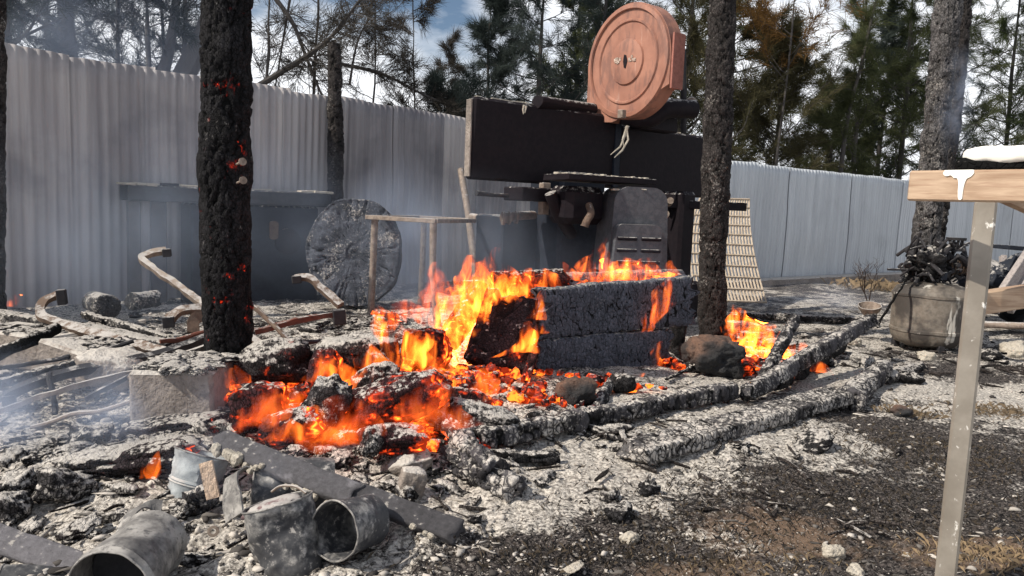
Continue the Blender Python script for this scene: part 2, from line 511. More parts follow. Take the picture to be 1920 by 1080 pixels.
# ------------------------------------------------------------------ burnt wood shapes
def frame(p0, p1, up=(0, 0, 1)):
    p0 = Vector(p0); x = (Vector(p1) - p0); L = x.length; x.normalize()
    up = Vector(up)
    y = up.cross(x)
    if y.length < 1e-4: y = Vector((0, 1, 0)).cross(x)
    y.normalize(); z = x.cross(y)
    m = Matrix((x, y, z)).transposed().to_4x4(); m.translation = p0
    return m, L
def charred(name, p0, p1, w, h, mat, up=(0, 0, 1), cell=(0.05, 0.05, 0.05), depth=0.008, rough=0.012, exp=5.0, step=0.012,
            n=36, seed=0, taper=(1, 1), jag=0.03, bow=0.0, sharp=0.22, parent=None):
    """a burnt timber from p0 to p1 (section w x h, superellipse exponent exp) split into blocks by real cracks"""
    m, L = frame(p0, p1, up)
    nx = max(6, int(L / step)); xs = np.linspace(0, L, nx)
    a = np.linspace(0, 2 * np.pi, n, endpoint=False)
    ca, sa = np.cos(a), np.sin(a)
    rr = (np.abs(ca) ** exp + np.abs(sa) ** exp) ** (-1.0 / exp)
    Y, Z = ca * rr, sa * rr
    # spread the ring points evenly
    t = xs / L
    tp = taper[0] + (taper[1] - taper[0]) * t
    X = np.repeat(xs[:, None], n, 1)
    yy = (Y[None] * (w / 2) * tp[:, None]); zz = (Z[None] * (h / 2) * tp[:, None])
    V = np.stack([X, yy, zz], 2)
    # caps as shrinking rings
    def cap(base, sgn):
        out = []
        for s in (0.72, 0.38, 0.06):
            c = base.copy(); c[:, 1:] *= s; c[:, 0] += sgn * 0.004
            out.append(c)
        return out
    c0 = cap(V[0], -1); c1 = cap(V[-1], 1)
    A = np.concatenate([np.stack(c0[::-1]), V, np.stack(c1)], 0)
    nr = A.shape[0]; q = A.reshape(-1, 3)
    nrm = q.copy(); nrm[:, 0] = 0
    ln = np.linalg.norm(nrm, axis=1, keepdims=True); nrm = nrm / np.maximum(ln, 1e-6)
    endm = np.zeros(nr); endm[:3] = 1; endm[-3:] = 1; endm = np.repeat(endm, n)
    so = seed * 13.7
    wp = np.stack([fbm(q * 9 + so + 31 * k, 2, seed + k) for k in range(3)], 1) * 0.35
    d, cid = worley(q / np.array(cell) + so + wp, seed)
    crack = sstep(0.0, sharp, d)
    big = fbm(q * 5 + so, 3, seed + 5); fine = fbm(q * 26 + so, 3, seed + 6)
    off = (crack - 1) * depth + big * rough + fine * rough * 0.35
    q = q + nrm * off[:, None] * (1 - 0.6 * endm)[:, None]
    e = fbm(np.stack([q[:, 1] * 22, q[:, 2] * 22, np.full(len(q), so)], 1), 3, seed + 8) * jag
    w0 = sstep(0.12 * L if L < 0.4 else 0.08, 0, q[:, 0]); w1 = sstep(L - (0.12 * L if L < 0.4 else 0.08), L, q[:, 0])
    q[:, 0] += e * (w0 + w1)
    if bow: q[:, 2] += bow * 4 * (q[:, 0] / L) * (1 - q[:, 0] / L)
    i = np.arange(nr - 1)[:, None] * n; k = np.arange(n)[None]; k2 = (k + 1) % n
    F = np.stack([i + k, i + k2, i + n + k2, i + n + k], 2).reshape(-1, 4)
    caps = np.array([list(range(n))[::-1]]), np.array([[(nr - 1) * n + kk for kk in range(n)]])
    if parent is not None:
        q = np.array([tuple(m @ Vector(p)) for p in q])
        return mesh_obj(name, q, F, mat, parent, True, {'crack': crack, 'cell': cid})
    return mesh_obj(name, q, F, mat, None, True, {'crack': crack, 'cell': cid}, matrix=m)

_ico = {}
def ico(sub):
    if sub not in _ico:
        import bmesh
        bm = bmesh.new(); bmesh.ops.create_icosphere(bm, subdivisions=sub, radius=1.0)
        bm.verts.ensure_lookup_table()
        _ico[sub] = (np.array([tuple(v.co) for v in bm.verts]), np.array([[v.index for v in f.verts] for f in bm.faces]))
        bm.free()
    return _ico[sub]
def lump(name, c, size, mat, rot=(0, 0, 0), seed=0, rough=0.22, grain=(1, 1, 1), cell=0.3, sub=4, boxy=0.0, depth=0.05, parent=None):
    """an uneven burnt lump or stone: size = half extents"""
    U, F = ico(sub)
    q = U.copy()
    if boxy:
        mx = np.abs(q).max(1, keepdims=True); q = q * (1 - boxy) + q / mx * boxy * 0.85
    g = np.array(grain)
    so = seed * 9.1
    r = 1 + fbm(U * 1.3 * g + so, 3, seed) * rough * 1.6 + fbm(U * 4.5 * g + so, 3, seed + 3) * rough * 0.6
    rid = 1 - np.abs(fbm(U * 3.1 * g + so + 4, 3, seed + 7)) * 2
    r = r + rid * rough * 0.25
    d, cid = worley(U * g / cell + so, seed + 2)
    crack = sstep(0, 0.25, d)
    r = r + (crack - 1) * depth
    q = q * r[:, None] * np.array(size)
    m = (Matrix.Translation(c) @ Matrix.Rotation(R(rot[2]), 4, 'Z') @ Matrix.Rotation(R(rot[1]), 4, 'Y') @ Matrix.Rotation(R(rot[0]), 4, 'X'))
    if parent is not None:
        q = np.array([tuple(m @ Vector(p)) for p in q])
        return mesh_obj(name, q, F, mat, parent, True, {'crack': crack, 'cell': cid})
    return mesh_obj(name, q, F, mat, None, True, {'crack': crack, 'cell': cid}, matrix=m)

# ------------------------------------------------------------------ ground
def bump_at(X, Y, c, rx, ry):
    return np.exp(-((X - c[0]) / rx) ** 2 - ((Y - c[1]) / ry) ** 2)
def ground_h(X, Y):
    X = np.asarray(X, float); Y = np.asarray(Y, float)
    p = np.stack([X, Y, X * 0], 1)
    near = sstep(14, 5, Y)
    h = fbm(p * 0.9, 3, 3) * 0.05
    heap = bump_at(X, Y, (-0.55, 3.55), 0.95, 0.75) * 0.13 + bump_at(X, Y, (0.35, 4.6), 0.9, 0.7) * 0.08
    heap += bump_at(X, Y, (-1.2, 2.7), 0.9, 0.45) * 0.06
    heap += bump_at(X, Y, (-1.42, 3.42), 0.30, 0.20) * 0.15
    cl = fbm(p * 5.5, 4, 9)
    fine = fbm(p * 22, 4, 17)
    rubble = sstep(0.5, -0.3, X) * sstep(1.2, 2.0, Y)
    h = h + heap + near * (cl * (0.018 + 0.024 * rubble) + fine * (0.011 + 0.006 * rubble))
    return h - 0.01
def gz(x, y):
    return float(ground_h([x], [y])[0])
def GG(px, py, dz=0.0):
    """ground point under a photo pixel, on the uneven ground"""
    p = G(px, py)
    for _ in range(4):
        p = G(px, py, gz(p.x, p.y))
    return p + Vector((0, 0, dz))

def build_ground():
    ang = np.radians(np.concatenate([np.linspace(-85, -44, 30, endpoint=False), np.linspace(-44, 44, 760), np.linspace(44, 85, 31)[1:]]))
    r0 = np.geomspace(1.1, 16, 560)
    rad = np.concatenate([[0.05, 0.5, 0.9], r0, np.geomspace(16.6, 1500, 60)])
    Rr, A = np.meshgrid(rad, ang, indexing='ij')
    X = (Rr * np.sin(A)).ravel(); Y = (Rr * np.cos(A) - 0.6).ravel()
    H = ground_h(X, Y)
    H = np.where(Y > 30, H * 0, H)
    p = np.stack([X, Y, X * 0], 1)
    n_big = fbm(p * 0.8, 3, 41); n_mid = fbm(p * 2.6, 4, 42); n_hi = fbm(p * 11, 4, 43)
    def g(px, py, rx, ry):
        c = G(px, py); return bump_at(X, Y, (c.x, c.y), rx, ry)
    ash = 0.66 + 0.0 * X
    ash -= 0.92 * g(1560, 960, 0.75, 0.42) + 0.8 * g(1800, 830, 0.55, 0.5) + 0.75 * g(1080, 1065, 0.5, 0.14) + 0.7 * g(1830, 700, 0.5, 0.35)
    ash -= 0.5 * g(1880, 1010, 0.5, 0.3)
    ash += 0.6 * g(1180, 900, 0.75, 0.3) + 0.5 * g(1480, 830, 0.6, 0.22) + 0.75 * g(1870, 725, 0.5, 0.25) + 0.55 * g(1580, 690, 0.5, 0.6)
    ash += 0.3 * g(500, 1000, 1.0, 0.6) + 0.35 * g(250, 900, 0.8, 0.5)
    ash -= 0.5 * g(1020, 1010, 0.3, 0.15)
    ash -= 0.25 * sstep(6.5, 9, Y)
    ash = ash + n_big * 0.28 + n_mid * 0.42 + n_hi * 0.42
    dirt = 0.05 + 0.75 * g(1480, 1000, 0.35, 0.2) + 0.6 * g(1300, 1075, 0.3, 0.1) + 0.9 * g(1900, 1050, 0.3, 0.18) + 0.7 * g(1880, 745, 0.5, 0.2) + 0.4 * g(1660, 560, 1.2, 1.2) + n_mid * 0.5
    nr, na = Rr.shape
    i = np.arange(nr - 1)[:, None] * na; k = np.arange(na - 1)[None]
    F = np.stack([i + k, i + na + k, i + na + k + 1, i + k + 1], 2).reshape(-1, 4)
    k_ = NT('ash_covered_soil')
    v = k_.obj(); 
    aa = k_.attr('ash'); dd = k_.attr('dirt')
    n1 = k_.noise(v, 16, 6, 0.7); n2 = k_.noise(v, 70, 5, 0.7); n3 = k_.noise(v, 210, 3, 0.7)
    soil = k_.mix(k_.rng(n2, 0.38, 0.74), (0.005, 0.0045, 0.005), (0.17, 0.145, 0.132))
    dirtc = k_.mix(n2, (0.07, 0.045, 0.03), (0.27, 0.19, 0.135))
    soil = k_.mix(k_.rng(k_.math('ADD', dd, k_.math('MULTIPLY', k_.math('SUBTRACT', n1, 0.5), 1.2)), 0.35, 0.8), soil, dirtc)
    ashc = k_.mix(k_.rng(n2, 0.36, 0.66), (0.19, 0.170, 0.150), (0.78, 0.72, 0.64))
    f = k_.math('ADD', aa, k_.math('ADD', k_.math('MULTIPLY', k_.math('SUBTRACT', n2, 0.5), 1.3), k_.math('MULTIPLY', k_.math('SUBTRACT', n1, 0.5), 1.5)))
    col = k_.mix(k_.rng(f, 0.34, 0.78), soil, ashc)
    col = k_.mix(k_.math('MULTIPLY', k_.rng(n3, 0.62, 0.74), 0.45), col, (0.02, 0.018, 0.018))
    n4 = k_.noise(v, 150, 3, 0.7)
    col = k_.mix(k_.math('MULTIPLY', k_.rng(n4, 0.60, 0.68), 0.75), col, (0.55, 0.50, 0.45))
    bh = k_.math('ADD', k_.math('MULTIPLY', n1, 0.8), k_.math('ADD', k_.math('MULTIPLY', n2, 0.5), k_.math('MULTIPLY', n3, 0.2)))
    mat = k_.bsdf(col, 0.95, 0, k_.bump(bh, 0.9, 0.03), spec=0.15)
    V = np.stack([X, Y, H], 1)
    m = Matrix.Identity(4)
    o = mesh_obj('ground', V, F, mat, None, True, {'ash': ash, 'dirt': dirt}, matrix=m)
    tag(o, 'burnt ground covered in white ash, black char and patches of brown soil', 'ground', kind='structure')
build_ground()

# ------------------------------------------------------------------ corrugated fences
def corrugated(name, label, a, b, h, pitch, amp, mats, sheet_w, seed, z0=0.0, hvar=0.02):
    rnd = random.Random(seed)
    a = Vector((a[0], a[1], 0)); b = Vector((b[0], b[1], 0)); d = (b - a); L = d.length; d.normalize()
    nrm = Vector((d.y, -d.x, 0))
    if nrm.y > 0: nrm = -nrm
    t = thing(name, label, 'fence', (a.x, a.y, z0))
    x = 0.0; i = 0
    while x < L:
        w = min(sheet_w * rnd.uniform(0.92, 1.06), L - x + 0.01)
        nx = max(8, int(w / pitch * 8)); nzr = 14
        us = np.linspace(-0.05, w + 0.05, nx); vs = np.linspace(0, 1, nzr)
        hh = h + rnd.uniform(-hvar, hvar); tilt = rnd.uniform(-0.012, 0.012); lap = (i % 2) * 0.014
        U, Vv = np.meshgrid(us, vs, indexing='ij')
        buck = fbm(np.stack([(U.ravel() + x) * 1.4, Vv.ravel() * 2.2, U.ravel() * 0 + seed], 1), 2, seed).reshape(U.shape) * 0.03
        off = np.sin((U + x) / pitch * 2 * np.pi) * amp + lap + buck
        Z = Vv * hh + z0 + np.where(Vv > 0.99, tilt * (U / w - 0.5) * 6 * 0.4 + fbm(np.stack([(U.ravel() + x) * 7, Vv.ravel(), U.ravel() * 0], 1), 2, seed + 4).reshape(U.shape) * 0.008, 0)
        Pp = np.stack([a.x + d.x * (U + x) + nrm.x * off, a.y + d.y * (U + x) + nrm.y * off, Z], 2)
        th = 0.002
        P2 = Pp - np.array([nrm.x, nrm.y, 0]) * th
        V = np.concatenate([Pp.reshape(-1, 3), P2.reshape(-1, 3)])
        m = nx * nzr
        I = (np.arange(nx - 1)[:, None] * nzr + np.arange(nzr - 1)[None]).ravel()
        Fq = np.stack([I, I + nzr, I + nzr + 1, I + 1], 1)
        Fb = Fq[:, ::-1] + m
        def strip(idx):
            idx = np.array(idx); return np.stack([idx[:-1], idx[1:], idx[1:] + m, idx[:-1] + m], 1)
        top = strip([k * nzr + nzr - 1 for k in range(nx)]); lft = strip(list(range(nzr))); rgt = strip([(nx - 1) * nzr + k for k in range(nzr)])
        mesh_obj('corrugated_sheet', V, np.concatenate([Fq, Fb, top, lft, rgt]), mats[rnd.randrange(len(mats))], t, True)
        x += w; i += 1
    # rails on the far side
    mb = MB()
    for zz in (0.25, 0.85):
        p = a + (b - a) * 0.5 - nrm * 0.085
        mb.box((p.x, p.y, z0 + h * zz), L, 0.045, 0.045, d, nrm)
    mb.build('rail', M['iron_dark'], t)
    return t
pa = P(0, 90, 6.06); pb = P(870, 225, 9.86)
dl = (pb - pa)
pa2 = pa - dl * 0.75; pb2 = pb + dl * 0.55
sheets_old = [mat_sheet('old_zinc_a', (0.36, 0.34, 0.335), (0.22, 0.206, 0.21), 8, 0.6, 0.0, 0.5),
              mat_sheet('old_zinc_b', (0.27, 0.255, 0.26), (0.165, 0.155, 0.163), 9, 0.6, 0.0, 0.6),
              mat_sheet('old_zinc_c', (0.44, 0.41, 0.395), (0.27, 0.252, 0.252), 7, 0.6, 0.0, 0.45)]
SCREWS = True
corrugated('corrugated_fence', 'tall old grey corrugated iron fence in smoke on the left', pa2, pb2, 2.12, 0.085, 0.010, sheets_old, 0.72, 5, hvar=0.012)
ra = P(1330, 300, 10.4); rb = P(1700, 340, 14.0)
dr = (rb - ra)
sheets_new = [mat_sheet('zinc_a', (0.545, 0.57, 0.59), (0.43, 0.455, 0.48), 9, 0.5, 0.0, 0.15), mat_sheet('zinc_b', (0.50, 0.53, 0.55), (0.41, 0.43, 0.455), 8, 0.5, 0.0, 0.2)]
corrugated('corrugated_fence', 'pale zinc corrugated fence behind the gas tank on the right', ra - dr * 0.12, ra + dr * 2.4, 1.78, 0.085, 0.009, sheets_new, 0.95, 8, hvar=0.008)
k1 = MB(); c = ra + dr * 0.95; 
k1.box((c.x + 0.12, c.y - 0.2, 0.02), dr.length * 2.3, 0.22, 0.16, (dr.x, dr.y, 0), (dr.y, -dr.x, 0))
tag(k1.build('concrete_kerb', M['concrete'], None), 'low concrete kerb along the foot of the pale zinc fence', 'kerb')

# ------------------------------------------------------------------ burnt posts
def post(name, label, path, mat, n=72, cell=(0.05, 0.05, 0.075), depth=0.012, seed=0, step=0.012, rough=0.012, bulge=None, parent_thing=False):
    """burnt round post through [(point, radius)]"""
    pts = smooth_path([p for p, r in path], 24) if len(path) > 2 else [Vector(path[0][0]), Vector(path[1][0])]
    seg = [0.0]
    for i in range(1, len(pts)): seg.append(seg[-1] + (pts[i] - pts[i - 1]).length)
    L = seg[-1]; nx = int(L / step); s = np.linspace(0, L, nx)
    C = np.stack([np.interp(s, seg, [p[k] for p in pts]) for k in range(3)], 1)
    rad = np.interp(s / L, np.linspace(0, 1, len(path)), [r for p, r in path])
    a = np.linspace(0, 2 * np.pi, n, endpoint=False)
    D = np.stack([np.cos(a), np.sin(a), 0 * a], 1)
    q = C[:, None, :] + D[None] * rad[:, None, None]
    nr = np.repeat(D[None], nx, 0).reshape(-1, 3); q = q.reshape(-1, 3); so = seed * 5.3
    wp = np.stack([fbm(q * 14 + so + 31 * k, 3, seed + k) for k in range(3)], 1) * 0.9
    d, cid = worley(q / np.array(cell) + so + wp, seed)
    crack = sstep(0, 0.13, d)
    d2, c2 = worley(q / (np.array(cell) * np.array([2.6, 2.6, 4.5])) + so + 3 + wp * 0.5, seed + 50)
    cr2 = sstep(0, 0.08, d2); cid = cid * 0.6 + c2 * 0.4
    q = q + nr * ((cr2 - 1) * depth * 0.8 + (c2 - 0.5) * depth * 0.5)[:, None]
    crack = crack * cr2
    q = q + nr * ((crack - 1) * depth * 0.6 + (cid - 0.5) * depth * 0.3 + fbm(q * 6 + so, 3, seed + 9) * rough * 1.4 + fbm(q * 30 + so, 3, seed + 4) * rough * 0.4)[:, None]
    # domed top
    top = C[-1] + np.array([0, 0, 0.03])
    V = np.concatenate([q, top[None] + 0 * q[:1]])
    i = np.arange(nx - 1)[:, None] * n; k = np.arange(n)[None]; k2 = (k + 1) % n
    Fq = np.stack([i + k, i + k2, i + n + k2, i + n + k], 2).reshape(-1, 4)
    b = (nx - 1) * n
    F = [tuple(f) for f in Fq.tolist()] + [(b + kk, b + (kk + 1) % n, len(V) - 1) for kk in range(n)]
    at = {'crack': np.append(crack, 1), 'cell': np.append(cid, 0.5)}
    if parent_thing:
        t = thing(name, label, 'post', C[0])
        mesh_obj('shaft', V, F, mat, t, True, at)
        return t
    o = mesh_obj(name, V, F, mat, None, True, at)
    return tag(o, label, 'post')
def PV(px, py, d, dx=0): return P(px + dx, py, d)
d0 = 3.42
lp = post('burnt_post', 'thick black burnt post with glowing cracks and two bolts, in front of the bench',
     [(P(428, 830, d0), 0.100), (P(428, 640, d0), 0.107), (P(424, 480, d0), 0.108), (P(421, 330, d0), 0.114), (P(425, 150, d0), 0.110), (P(428, -60, d0), 0.107), (P(430, -260, d0), 0.105)], M['post_ember'], 120, (0.032, 0.032, 0.06), 0.012, seed=1, step=0.009, parent_thing=True)
for (bx, by) in ((455, 303), (456, 338)):
    mb = MB()
    c = P(bx, by, d0 - 0.135); a = P(bx - 14, by + 6, d0 - 0.07)
    mb.tube([a, c], 0.005, 8)
    mb.lathe([(0.004, 0.002), (0.017, 0.002), (0.017, -0.003), (0.004, -0.003)], c, c - a, 20, closed=True)
    mb.build('bolt', M['iron_pale'], lp, True)
d1 = 6.0
post('burnt_post', 'burnt grey brown post standing right of the band saw behind the boulder',
     [(P(1337, 660, d1), 0.120), (P(1336, 500, d1), 0.108), (P(1342, 330, d1), 0.115), (P(1350, 150, d1), 0.108), (P(1356, -40, d1), 0.10), (P(1362, -260, d1), 0.098)], M['post'], 100, (0.038, 0.038, 0.034), 0.015, seed=2)
d2 = 6.5
post('burnt_post', 'burnt grey scaly post standing behind the gas tank',
     [(P(1727, 600, d2), 0.128), (P(1738, 420, d2), 0.110), (P(1757, 220, d2), 0.105), (P(1779, 0, d2), 0.108), (P(1798, -200, d2), 0.108)], M['post_grey'], 110, (0.036, 0.036, 0.03), 0.016, seed=3)
d3 = 7.6
post('burnt_post', 'dark burnt post just behind the scaly grey post',
     [(P(1742, 560, d3), 0.085), (P(1766, 360, d3), 0.085), (P(1792, 180, d3), 0.08), (P(1806, 0, d3), 0.08), (P(1820, -200, d3), 0.08)], M['post'], 48, (0.055, 0.055, 0.06), 0.015, seed=4)
d4 = 8.2
post('burnt_post', 'short burnt post stump rising behind the bench against the fence',
     [(P(629, 540, d4), 0.092), (P(629, 300, d4), 0.092), (P(627, 100, d4), 0.082), (P(627, 90, d4), 0.07)], M['post'], 48, (0.05, 0.05, 0.06), 0.012, seed=5)
d5 = 5.4
post('burnt_post', 'dark burnt post at the left edge of the picture',
     [(P(-6, 620, d5), 0.06), (P(-6, 200, d5), 0.055), (P(-8, -150, d5), 0.05)], M['post'], 40, seed=6)

# ------------------------------------------------------------------ bench saw (left)
db = 6.4
M['grey_iron'] = mat_rust('grey_iron', (0.085, 0.08, 0.08), (0.05, 0.048, 0.05), 0.3)
M['bench_top'] = mat_rust('bench_top', (0.05, 0.054, 0.06), (0.03, 0.033, 0.038), 0.5)
bt = thing('saw_bench', 'dark iron saw bench with overhanging ash dusted top, behind the front post', 'saw bench', G(300, 575))
e1 = Vector((0.80, 0.60, 0)); e2 = Vector((-0.60, 0.80, 0))
A = P(240, 356, db)             # left front corner of the top
zt = P(240, 345, db).z; zb = P(240, 376, db).z
Lb = 0
Bp = None
for i in range(600):            # length until the right end shows at x = 620
    q = A + e1 * (i * 0.01)
    v = CAM_M.inverted() @ q
    if CX + F_PX * v.x / -v.z >= 620: Lb = i * 0.01; break
mb = MB(); c = A + e1 * (Lb / 2) + e2 * 0.30
mb.box((c.x, c.y, (zt + zb) / 2), Lb, 0.60, zt - zb, e1, e2, bev=0.012)
mb.build('top', M['bench_top'], bt)
mb = MB()
rb_ = random.Random(4)
for i in range(40):
    q = A + e1 * rb_.uniform(0, Lb) + e2 * rb_.uniform(0.0, 0.5)
    mb.box((q.x, q.y, zt + 0.004), rb_.uniform(0.05, 0.2), rb_.uniform(0.03, 0.12), rb_.uniform(0.01, 0.03), e1, e2, bev=0.004)
mb.build('ash_layer', M['pale_rock'], bt, False, 0.01)['kind'] = 'stuff'
def upright(a, b, w, t, name, mat):
    a = Vector(a); b = Vector(b); c = (a + b) / 2
    MB().box(c, w, t, (b - a).length, e1, e2).build(name, mat, bt)
q = A + e1 * 0.05 + e2 * 0.06
upright((q.x, q.y, zb), (q.x, q.y, -0.05), 0.10, 0.09, 'leg', M['grey_iron'])
q = A + e1 * 0.32 + e2 * 0.45
upright((q.x, q.y, zb), (q.x, q.y, -0.05), 0.14, 0.10, 'leg', M['grey_iron'])
q = A + e1 * (Lb / 2 + 0.22) + e2 * 0.32
MB().box((q.x, q.y, (zb - 0.05) / 2), Lb - 0.62, 0.44, zb + 0.05 - 0.004, e1, e2, bev=0.02).build('cabinet', M['machine_blue'], bt)
q = A + e1 * (Lb * 0.78) + e2 * 0.10
mbp = MB().lathe([(0.13, 0), (0.13, 0.012), (0.03, 0.02), (0.0, 0.02)], (q.x, q.y, zb * 0.62), -e2, 28)
mbp.build('round_cover', M['machine'], bt, True)
q = A + e1 * (Lb * 0.70) + e2 * 0.085
MB().prism([(0.045 * math.cos(a) , 0.03 * math.sin(a) + (0.06 if math.sin(a) >= 0 else -0.06)) for a in [i * math.pi / 12 for i in range(24)]], (q.x, q.y, zb * 0.74), e1, (0, 0, 1), 0.0, 0.012).build('slot_plate', M['rust_ash'], bt)
q = A + e1 * 0.34 + e2 * 0.05
MB().box((q.x, q.y, zt + 0.012), 0.14, 0.09, 0.024, e1, e2).build('fence_block', M['machine'], bt)

# ------------------------------------------------------------------ big log round
def log_round():
    d = 6.75; c = P(664, 474, d); rr = px_m(88, d); hh = px_m(103, d)
    nrm = Vector((0.05, -1, 0.10)).normalized(); u = Vector((0, 0, 1)).cross(nrm); u = -u.normalized() if u.x < 0 else u.normalized(); v = nrm.cross(u); v = -v if v.z < 0 else v
    nr, na = 44, 180
    r = np.linspace(0.0, 1, nr); a = np.linspace(0, 2 * np.pi, na, endpoint=False)
    RR, AA = np.meshgrid(r, a, indexing='ij'); RR = RR.ravel(); AA = AA.ravel()
    rim = 1 + fbm(np.stack([np.cos(AA) * 2, np.sin(AA) * 2, 0 * AA], 1), 4, 31) * 0.07
    x = RR * np.cos(AA) * rr * rim; y = RR * np.sin(AA) * hh * rim
    cr = np.abs(fbm(np.stack([np.cos(AA) * 9, np.sin(AA) * 9, RR * 1.2], 1), 3, 12))
    crack = sstep(0.0, 0.09, cr) * 1.0; crack = np.where(RR < 0.12, 1, crack)
    ring = fbm(np.stack([RR * 16, 0 * RR, np.cos(AA) * 0.5], 1), 2, 5)
    dz = -(1 - crack) * 0.02 * RR + ring * 0.008 + fbm(np.stack([x * 9, y * 9, 0 * x], 1), 3, 6) * 0.015
    n_ = np.array(nrm); Pt = np.array(c)[None] + x[:, None] * np.array(u) + y[:, None] * np.array(v) + dz[:, None] * n_
    rimF = Pt[(nr - 1) * na:]
    back = rimF - n_ * 0.22
    V = np.concatenate([Pt, back]); i = np.arange(nr - 1)[:, None] * na; k = np.arange(na)[None]; k2 = (k + 1) % na
    Fq = np.stack([i + k, i + na + k, i + na + k2, i + k2], 2).reshape(-1, 4)
    b = nr * na; kk = np.arange(na); kk2 = (kk + 1) % na
    Fs = np.stack([(nr - 1) * na + kk, b + kk, b + kk2, (nr - 1) * na + kk2], 1)
    F = [tuple(f) for f in np.concatenate([Fq, Fs]).tolist()] + [tuple((b + kk[::-1]).tolist())]
    cid = np.append(0.5 + 0.5 * fbm(np.stack([x * 12, y * 12, 0 * x], 1), 2, 9), np.full(na, 0.5))
    o = mesh_obj('log_round', V, F, mat_char('log_end_grain', (0.062, 0.068, 0.08), ash_top=0.5, ash_side=0.42, fk=0.3), None, True, {'crack': np.append(crack, np.ones(na)), 'cell': cid})
    tag(o, 'large grey burnt log round standing on edge at the right end of the saw bench', 'log')
log_round()

# ------------------------------------------------------------------ stand with two thin legs
ds = 6.2
st = thing('iron_stand', 'rusty angle iron stand with open top, between log round and band saw', 'stand', G(760, 600))
zt = P(752, 411, ds).z
n1_, n2_ = P(690, 411, 6.5), P(818, 409, 6.0)
n3_ = P(903, 413, 6.9); n4_ = n1_ + (n3_ - n2_)
for p in (n1_, n2_, n3_, n4_): p.z = zt
for a, b in ((n1_, n2_), (n2_, n3_), (n3_, n4_), (n4_, n1_)):
    dd = (b - a); mb = MB(); mb.box((a + b) / 2, dd.length + 0.02, 0.045, 0.035, dd, Vector((0, 0, 1)).cross(dd)); mb.build('rail', M['iron_pale'], st, False, 0.006)
for k_, p in enumerate((n1_, n2_, n3_, n4_)):
    MB().tube([(p.x + (0.05 if k_ != 1 else -0.02), p.y + 0.02, zt - 0.012), (p.x + (0.05 if k_ != 1 else -0.02), p.y + 0.02, zt * 0.5), (p.x + 0.04, p.y + 0.02, -0.03)], [0.03, 0.028, 0.032], 10).build('leg', M['iron_pale'], st, True, 0.01, k_)

# ------------------------------------------------------------------ leaning pale pipe
a, b = P(866, 320, 8.0), G(892, 560)
o = MB().tube([P(864, 318, 8.0), P(878, 400, 7.7), P(893, 520, 7.4)], [0.035, 0.036, 0.04], 14).build('metal_pipe', M['iron_pale'], None, True)
tag(o, 'pale ash coated pipe leaning upright left of the band saw', 'pipe')
# ------------------------------------------------------------------ band saw
E1 = Vector((0.81, 0.586, 0)).normalized(); E2 = Vector((-E1.y, E1.x, 0))
Z = Vector((0, 0, 1))
dw = 6.6
bs = thing('band_saw', 'large black band saw with an orange brown round wheel cover on top, behind the fire', 'band saw', G(1150, 585))
# upper wheel cover
wc = P(1176, 116, dw); RW = px_m(104, dw)
fn = Vector((-0.80, -0.60, 0)).normalized()          # the side that shows its face
fu = Vector((-fn.y, fn.x, 0)); fu = fu if fu.x > 0 else -fu
red = NT('faded_red_paint'); v_ = red.obj()
nA = red.noise(v_, 5, 5, 0.6); nB = red.noise(v_, 40, 4, 0.6); nC = red.noise(red.obj((10, 10, 1.2)), 2.2, 5, 0.6)
cr = red.mix(red.rng(nA, 0.3, 0.7), (0.245, 0.105, 0.068), (0.335, 0.155, 0.102))
cr = red.mix(red.math('MULTIPLY', red.rng(nB, 0.5, 0.75), 0.4), cr, (0.22, 0.085, 0.05))
cr = red.mix(red.math('MULTIPLY', red.rng(nC, 0.6, 0.75), 0.6), cr, (0.5, 0.32, 0.25))
nD = red.noise(red.obj((7, 7, 2.2), (3, 1, 2)), 1.3, 5, 0.65); cr = red.mix(red.math('MULTIPLY', red.rng(nD, 0.49, 0.63), 0.6), cr, (0.12, 0.06, 0.048))
M['red'] = red.bsdf(cr, 0.6, 0, red.bump(nB, 0.12, 0.004))
outl = []
for i in range(0, 181, 4):
    a = R(i); outl.append((RW * math.cos(a), RW * math.sin(a)))
outl += [(-RW * 1.0, -RW * 0.5), (-RW * 0.99, -RW * 0.98), (-RW * 0.30, -RW * 1.02)]
for i in range(262, 330, 4):
    a = R(i); outl.append((RW * 0.99 * math.cos(a), RW * 0.99 * math.sin(a)))
outl += [(RW * 1.0, -RW * 0.48)]
th = 0.15
def wprism(poly, f0, f1):
    mb = MB(); mb.prism(poly, wc, fu, Z, 0, 1); return mb
nn_ = fu.cross(Z)                                     # prism normal
sg = 1 if nn_.dot(fn) > 0 else -1
cov = MB(); cov.prism(outl, wc, fu, Z, -th * sg if sg > 0 else 0, 0 if sg > 0 else th)
cover = cov.build('wheel_cover', M['red'], bs)
def ring(r0, w, hgt, name='ring'):
    m = len([0]); mb = MB()
    mb.lathe([(r0 - w, 0.0), (r0 - w * 0.5, hgt), (r0 + w * 0.5, hgt), (r0 + w, 0.0)], wc, fn, 72)
    return mb
mb = MB()
mb.lathe([(RW * 0.985, 0.001), (RW * 0.97, 0.018), (RW * 0.90, 0.022), (RW * 0.885, 0.006)], wc, fn, 80)
mb.lathe([(RW * 0.74, 0.001), (RW * 0.72, 0.014), (RW * 0.69, 0.014), (RW * 0.67, 0.002)], wc, fn, 72)
mb.lathe([(RW * 0.40, 0.001), (RW * 0.385, 0.016), (RW * 0.30, 0.022), (RW * 0.1, 0.026), (0.0, 0.026)], wc, fn, 60)
mb.build('raised_ring', M['red'], cover, True)
mb = MB(); mb.prism([(0.012, -0.06), (0.03, 0), (0.012, 0.05), (-0.012, 0.06), (-0.02, 0), (-0.008, -0.05)], wc + fn * 0.028, fu, Z, -0.003, 0.003)
mb.build('hub_hole', M['machine'], cover)
